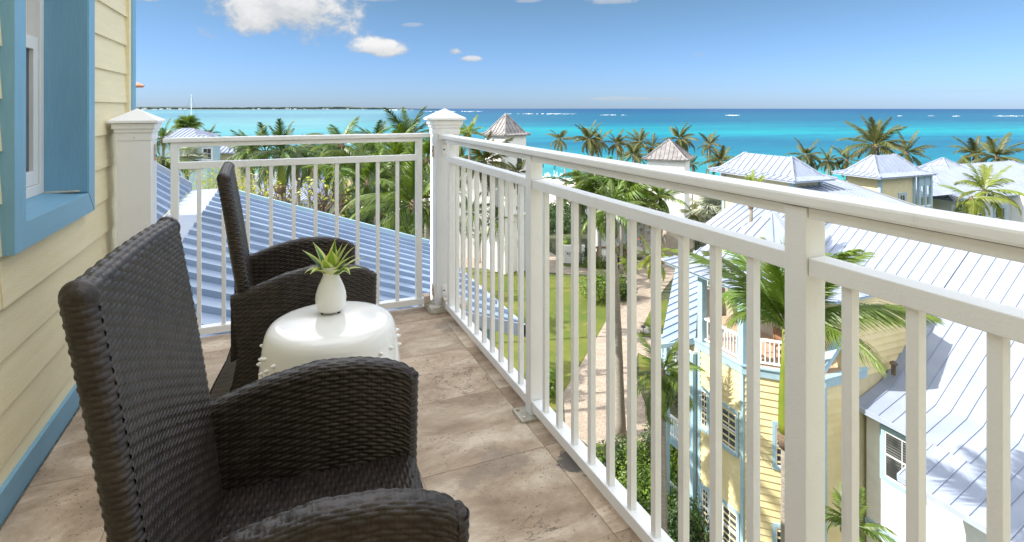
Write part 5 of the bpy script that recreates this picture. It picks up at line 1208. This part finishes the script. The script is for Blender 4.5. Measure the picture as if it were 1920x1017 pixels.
# low sign wall with lettering
sw = thing('sign_wall', gp(1077,497), 'low white sign wall with spaced grey letters and underline', 'sign')
a = G(1057,494,GZ); b = G(1097,498,GZ); b = W(1097,498,(a-Vector((0,0,a.z))).dot(Vector((SA,CA,0)))); b.z = GZ
mb = MB(); mb.obox(a, b-a, fo*.4, (0,0,1.95)); part('wall', mb, M['stucco'], sw, bev=.01)
mb = MB(); mb.obox(a-fo*.25+Vector((0,0,.15)), (b-a)*.05, fo*.25, (0,0,1.35)); part('pilaster', mb, M['stucco'], sw)
sgp = a+(b-a)*.14-fo*.04; sgp.z = GZ+.98
sign_text('sign_letters', 'BAYSIDE', sgp, .36, sw, M['letter'], space=1.25)
mb = MB(); u_ = a+(b-a)*.22-fo*.04; u_.z = GZ+.80; mb.obox(u_, (b-a)*.66, fo*.02, (0,0,.04)); part('underline', mb, M['letter'], sw)
# timber framed notice beside it
ns = thing('notice_board', gp(1126,492), 'timber framed notice board right of the sign wall', 'sign')
a = W(1119,482,60); a.z = GZ
for k_ in (0, 2.0):
    mb = MB(); mb.obox(a+fr_*k_, fr_*.2, fo*.2, (0,0,2.1)); part('post', mb, M['timber'], ns)
mb = MB(); mb.obox(a-fr_*.1+Vector((0,0,2.1)), fr_*2.4, fo*.25, (0,0,.2)); part('beam', mb, M['timber'], ns)
mb = MB(); mb.obox(a+fr_*.22+fo*.05+Vector((0,0,.7)), fr_*1.76, fo*.06, (0,0,1.2)); part('panel', mb, M['stucco'], ns)
# dark service building with entry under the long rail, and bollard
gb = thing('grey_building', W(1240,480,66).to_tuple()[:2]+(GZ,), 'low grey service building with dark doorway behind the bougainvillea', 'building')
def gblk(px0, px1, ytop, d, dep, m, nm='wall', z0=GZ):
    a = W(px0, ytop, d); b = W(px1, ytop, d); mb = MB(); mb.obox(Vector((a.x,a.y,z0)), b-a, fo*dep, (0,0,a.z-z0)); return part(nm, mb, M[m], gb)
gblk(1120,1238,418,66,5,'stucco_grey'); gblk(1238,1262,418,68,.5,'dark','doorway'); gblk(1250,1300,420,64,6,'beige_wall'); gblk(1112,1300,412,65.5,7,'roof_flat','roof', W(1112,418,65.5).z)
bo = thing('bollard', gp(1242,495), 'yellow bollard in front of the dark doorway', 'bollard')
mb = MB(); mb.lathe([(.13,0),(.13,1.0),(.12,1.06),(.08,1.1)], 14); part('pipe', mb, M['yellow_paint'], bo, smooth=True, local=True)
mb = MB(); mb.lathe([(.18,0),(.18,.04)], 14); part('base', mb, M['road_dark'], bo, local=True)
# path light and rock
pl_ = thing('path_light', gp(1206,628), 'small dark mushroom path light on the grass beside a pale rock', 'garden light')
mb = MB(); mb.tube([(0,0,0),(0,0,.62)], .025, 6); part('stem', mb, M['dark'], pl_, local=True)
mb = MB(); mb.lathe([(.20,0),(.14,.08),(.03,.12)], 12, (0,0,.58)); part('hood', mb, M['dark'], pl_, local=True)
rk = MB(); rk.lathe([(.1,0),(.42,.05),(.45,.2),(.33,.36),(.12,.42)], 9); rko = solo('rock', rk, M['rock'], 'pale rock on the grass behind the path light', 'rock', bev=.03); rko.location = gp(1213,624)

# ------------------------------------------------------------------ cottages beyond the end railing (left)
ct = thing('white_roof_cottage', G(560,383,-12).to_tuple()[:2]+(GZ,), 'cottage with ribbed white metal roof behind the bare tree', 'building')
ze = -12.0; c0 = G(575,383,ze); cl_ = G(440,362,ze); cr_ = G(652,357,ze); ridge_a = G(500,318,-8.6); ridge_b = G(560,326,-9.4)
far = cl_+(cr_-c0)
mb = MB(); ins = lambda p: p.lerp((cl_+cr_)/2, .08)
mb.prism([Vector((q.x,q.y,GZ)) for q in map(ins,(c0,cr_,far,cl_))], (0,0,ze-GZ-.1)); part('wall', mb, M['stucco_grey'], ct)
mb = MB(); mb.tube([ridge_a, ridge_b], .12, 6); cr0 = part('roof', mb, M['roof'], ct)
mid_ = (c0+cr_+far+cl_)/4; rA = mid_.lerp((cl_+far)/2,.5)+Vector((0,0,2.9)); rB = mid_.lerp((c0+cr_)/2,.4)+Vector((0,0,2.9))
roof_face(cr0, [cl_,c0,rB,rA], c0-cl_, .6, rib=(.07,.09)); roof_face(cr0, [c0,cr_,rB], cr_-c0, .6, rib=(.07,.09)); roof_face(cr0, [cr_,far,rA,rB], far-cr_, .6, rib=(.07,.09)); roof_face(cr0, [far,cl_,rA], cl_-far, .6, rib=(.07,.09))
for k_ in range(4):
    a = c0.lerp(cr_,.12+.2*k_); dd = (cr_-c0).normalized(); nn = Vector((dd.y,-dd.x,0))
    window(ct, Vector((a.x,a.y,-14.4))-nn*.9+nn*0, dd, (0,0,1), 1.5, 1.8, nn, .12) 
def cottage(px0, px1, yeave, d, dep, rise, label, wallm='pale_blue', nwin=0, gap=.5):
    a = W(px0,yeave,d); b = W(px1,yeave,d); L = (b-a).length; dd = fr_
    t = thing('cottage', (a.x,a.y,GZ), label, 'building', 'cottages among the palms beyond the end railing')
    i_ = .5; mb = MB(); mb.obox(Vector((a.x,a.y,GZ))+dd*i_+fo*i_, dd*(L-2*i_), fo*(dep-2*i_), (0,0,a.z-GZ)); part('wall', mb, M[wallm], t)
    mb = MB(); rA = a+dd*(L*.35)+fo*dep/2+Vector((0,0,rise)); rB = a+dd*(L*.65)+fo*dep/2+Vector((0,0,rise)); mb.tube([rA,rB], .1, 6); r = part('roof', mb, M['roof'], t)
    c = [a, a+dd*L, a+dd*L+fo*dep, a+fo*dep]
    roof_face(r, [c[0],c[1],rB,rA], dd, .55, rib=(.06,.08)); roof_face(r, [c[1],c[2],rB], fo, .55, rib=(.06,.08)); roof_face(r, [c[2],c[3],rA,rB], -dd, .55, rib=(.06,.08)); roof_face(r, [c[3],c[0],rA], -fo, .55, rib=(.06,.08))
    for k_ in range(nwin):
        o = Vector((a.x,a.y,a.z-2.0))+fo*i_+dd*(L*(.25+.5*k_/max(1,nwin-1))); window(t, o, dd, (0,0,1), 1.0, 1.3, -fo, .14, cols=2, rows=2, tm=M['sash'])
    return t
cottage(286, 368, 258, 72, 6, 1.0, 'two-storey blue cottage with hipped roof right of the left newel post', 'pale_blue', 0)
cottage(330, 392, 268, 66, 4, .8, 'blue cottage front with two white windows under the end handrail', 'pale_blue', 2)
cottage(378, 440, 288, 70, 7, 1.6, 'cream cottage with plain white roof right of the blue cottage', 'cream', 0)
cottage(392, 640, 352, 108, 10, 2.2, 'long cream cottage behind the bare tree', 'cream', 3)
cottage(640, 700, 322, 110, 8, 1.6, 'cottage with low pale roof among the green palms', 'cream', 0)
# terracotta-roofed tower block far left
tb = thing('tile_roof_house', W(235,195,85).to_tuple()[:2]+(GZ,), 'cream house with terracotta tiled eave showing past the wall corner', 'building')
ray = (W(254,163,93)-W(254,163,85)).normalized(); ray.z = 0
a = W(200,163,85); b = W(255,163,85); mb = MB(); mb.obox(Vector((a.x,a.y,GZ)), b-a, ray*7, (0,0,a.z-GZ)); part('wall', mb, M['cream'], tb)
a = W(196,161.5,84.5); b = W(270,161.5,84.5); mb = MB(); e_ = b-a; fo_ = ray
mb.add([a, b, b+fo_*9, a+fo_*9, a+e_*.1+fo_*4+Vector((0,0,1.3)), b-e_*.5+fo_*4+Vector((0,0,1.3))], [(0,1,5,4),(1,2,5),(2,3,4,5),(3,0,4),(0,3,2,1)]); rt_ = part('roof', mb, M['terracotta'], tb)
for k_ in range(20):
    s_ = k_/19; p0 = a.lerp(b, s_); p1 = (a+e_*.1+fo_*4+Vector((0,0,1.3))).lerp(b-e_*.5+fo_*4+Vector((0,0,1.3)), s_); mb = MB(); mb.tube([p0+Vector((0,0,.03)), p1+Vector((0,0,.03))], .11, 6); part('roof_tile_row', mb, M['terracotta'], rt_)

# ------------------------------------------------------------------ sailing yacht, beach furniture
yp = G(357, 246, SEA_Z); yc = thing('sailing_yacht', yp, 'white sailing yacht with bare tall mast, moored in the bay', 'yacht', rz=.9)
mb = MB(); sec = []
for i in range(9):
    s_ = i/8; w_ = 3.2*math.sin(math.pi*min(1,(s_*.85+.15)))**.6*(1-s_**5)+.05; x_ = -12+24*s_
    sec.append([(x_,-w_,2.0+.5*s_),(x_,-w_*.75,.2),(x_,0,-.5),(x_,w_*.75,.2),(x_,w_,2.0+.5*s_)])
for i in range(8):
    for j in range(4): mb.add([sec[i][j],sec[i][j+1],sec[i+1][j+1],sec[i+1][j]], [(0,1,2,3)])
    mb.add([sec[i][0],sec[i][4],sec[i+1][4],sec[i+1][0]], [(0,1,2,3)])
mb.add(sec[0], [(0,1,2,3,4)]); part('hull', mb, M['hull'], yc, local=True)
mb = MB(); mb.box((-6,-1.6,2.1),(3,1.6,3.2)); part('cabin', mb, M['hull'], yc, local=True, bev=.3)
mb = MB(); mb.tube([(1,0,2),(1,0,31.5)], [.42,.30], 8); part('mast', mb, M['rail'], yc, local=True)
mb = MB(); mb.tube([(1,0,4),(-8,0,4.3)], .2, 6); part('boom', mb, M['rail'], yc, local=True)
mb = MB(); mb.tube([(1,0,31),(11.5,0,2.6)], .07, 4); mb.tube([(1,0,31),(-11.5,0,2.4)], .07, 4); part('stay', mb, M['dark'], yc, local=True)
GU = 'folded teal parasols on the beach terrace'
dk = thing('beach_deck', gp(1050,336), 'grey timber beach deck behind the garden palms', 'deck')
a = W(990,338,128); mb = MB(); a.z = GZ; mb.obox(a, fr_*16, fo*6, (0,0,.35)); part('boards', mb, M['stucco_grey'], dk)
for (x, y, s, lab) in ((1017,320,1.0,'thin folded teal parasol on the beach, left of the big one'),(1039,326,1.35,'big folded teal parasol on the beach deck'),(1053,317,.7,'small far folded teal parasol by the water')):
    p = G(x, y, GZ-.6) if y > 318 else G(x, y, GZ-1.4); t = thing('parasol', p, lab, 'parasol', GU)
    mb = MB(); mb.tube([(0,0,0),(0,0,3.0*s)], .05, 6); part('pole', mb, M['rail'], t, local=True)
    mb = MB(); mb.lathe([(.10,.75*s),(.42,.85*s),(.40,1.6*s),(.30,2.4*s),(.06,3.1*s)], 10); part('canopy', mb, M['teal_cloth'], t, local=True)
lg_ = []
def lounger(p, rz, lab):
    t = thing('beach_chair', p, lab, 'beach chair', 'white chairs on the beach deck', rz)
    for (n_, a_, b_) in (('seat',(-.4,-.3,.35),(.4,.3,.45)),('backrest',(.36,-.3,.45),(.46,.3,1.1)),('leg',(-.38,-.28,0),(-.3,-.2,.35)),('leg',(.3,.2,0),(.38,.28,.35)),('leg',(.3,-.28,0),(.38,-.2,.35)),('leg',(-.38,.2,0),(-.3,.28,.35))):
        mb = MB(); mb.box(a_, b_); part(n_, mb, M['white_plastic'], t, local=True)
for i, (x, y, lab) in enumerate([(1020,333,'white beach chair leftmost on the deck'),(1027,331,'white beach chair second from the left on the deck'),(1034,334,'white beach chair left of the big parasol foot'),(1046,334,'white beach chair right of the big parasol foot'),(1052,331,'white beach chair near the palm at the deck right end'),(1041,329,'white beach chair behind the big parasol')]):
    lounger(G(x, y+2, GZ+.35), i*1.1, lab)
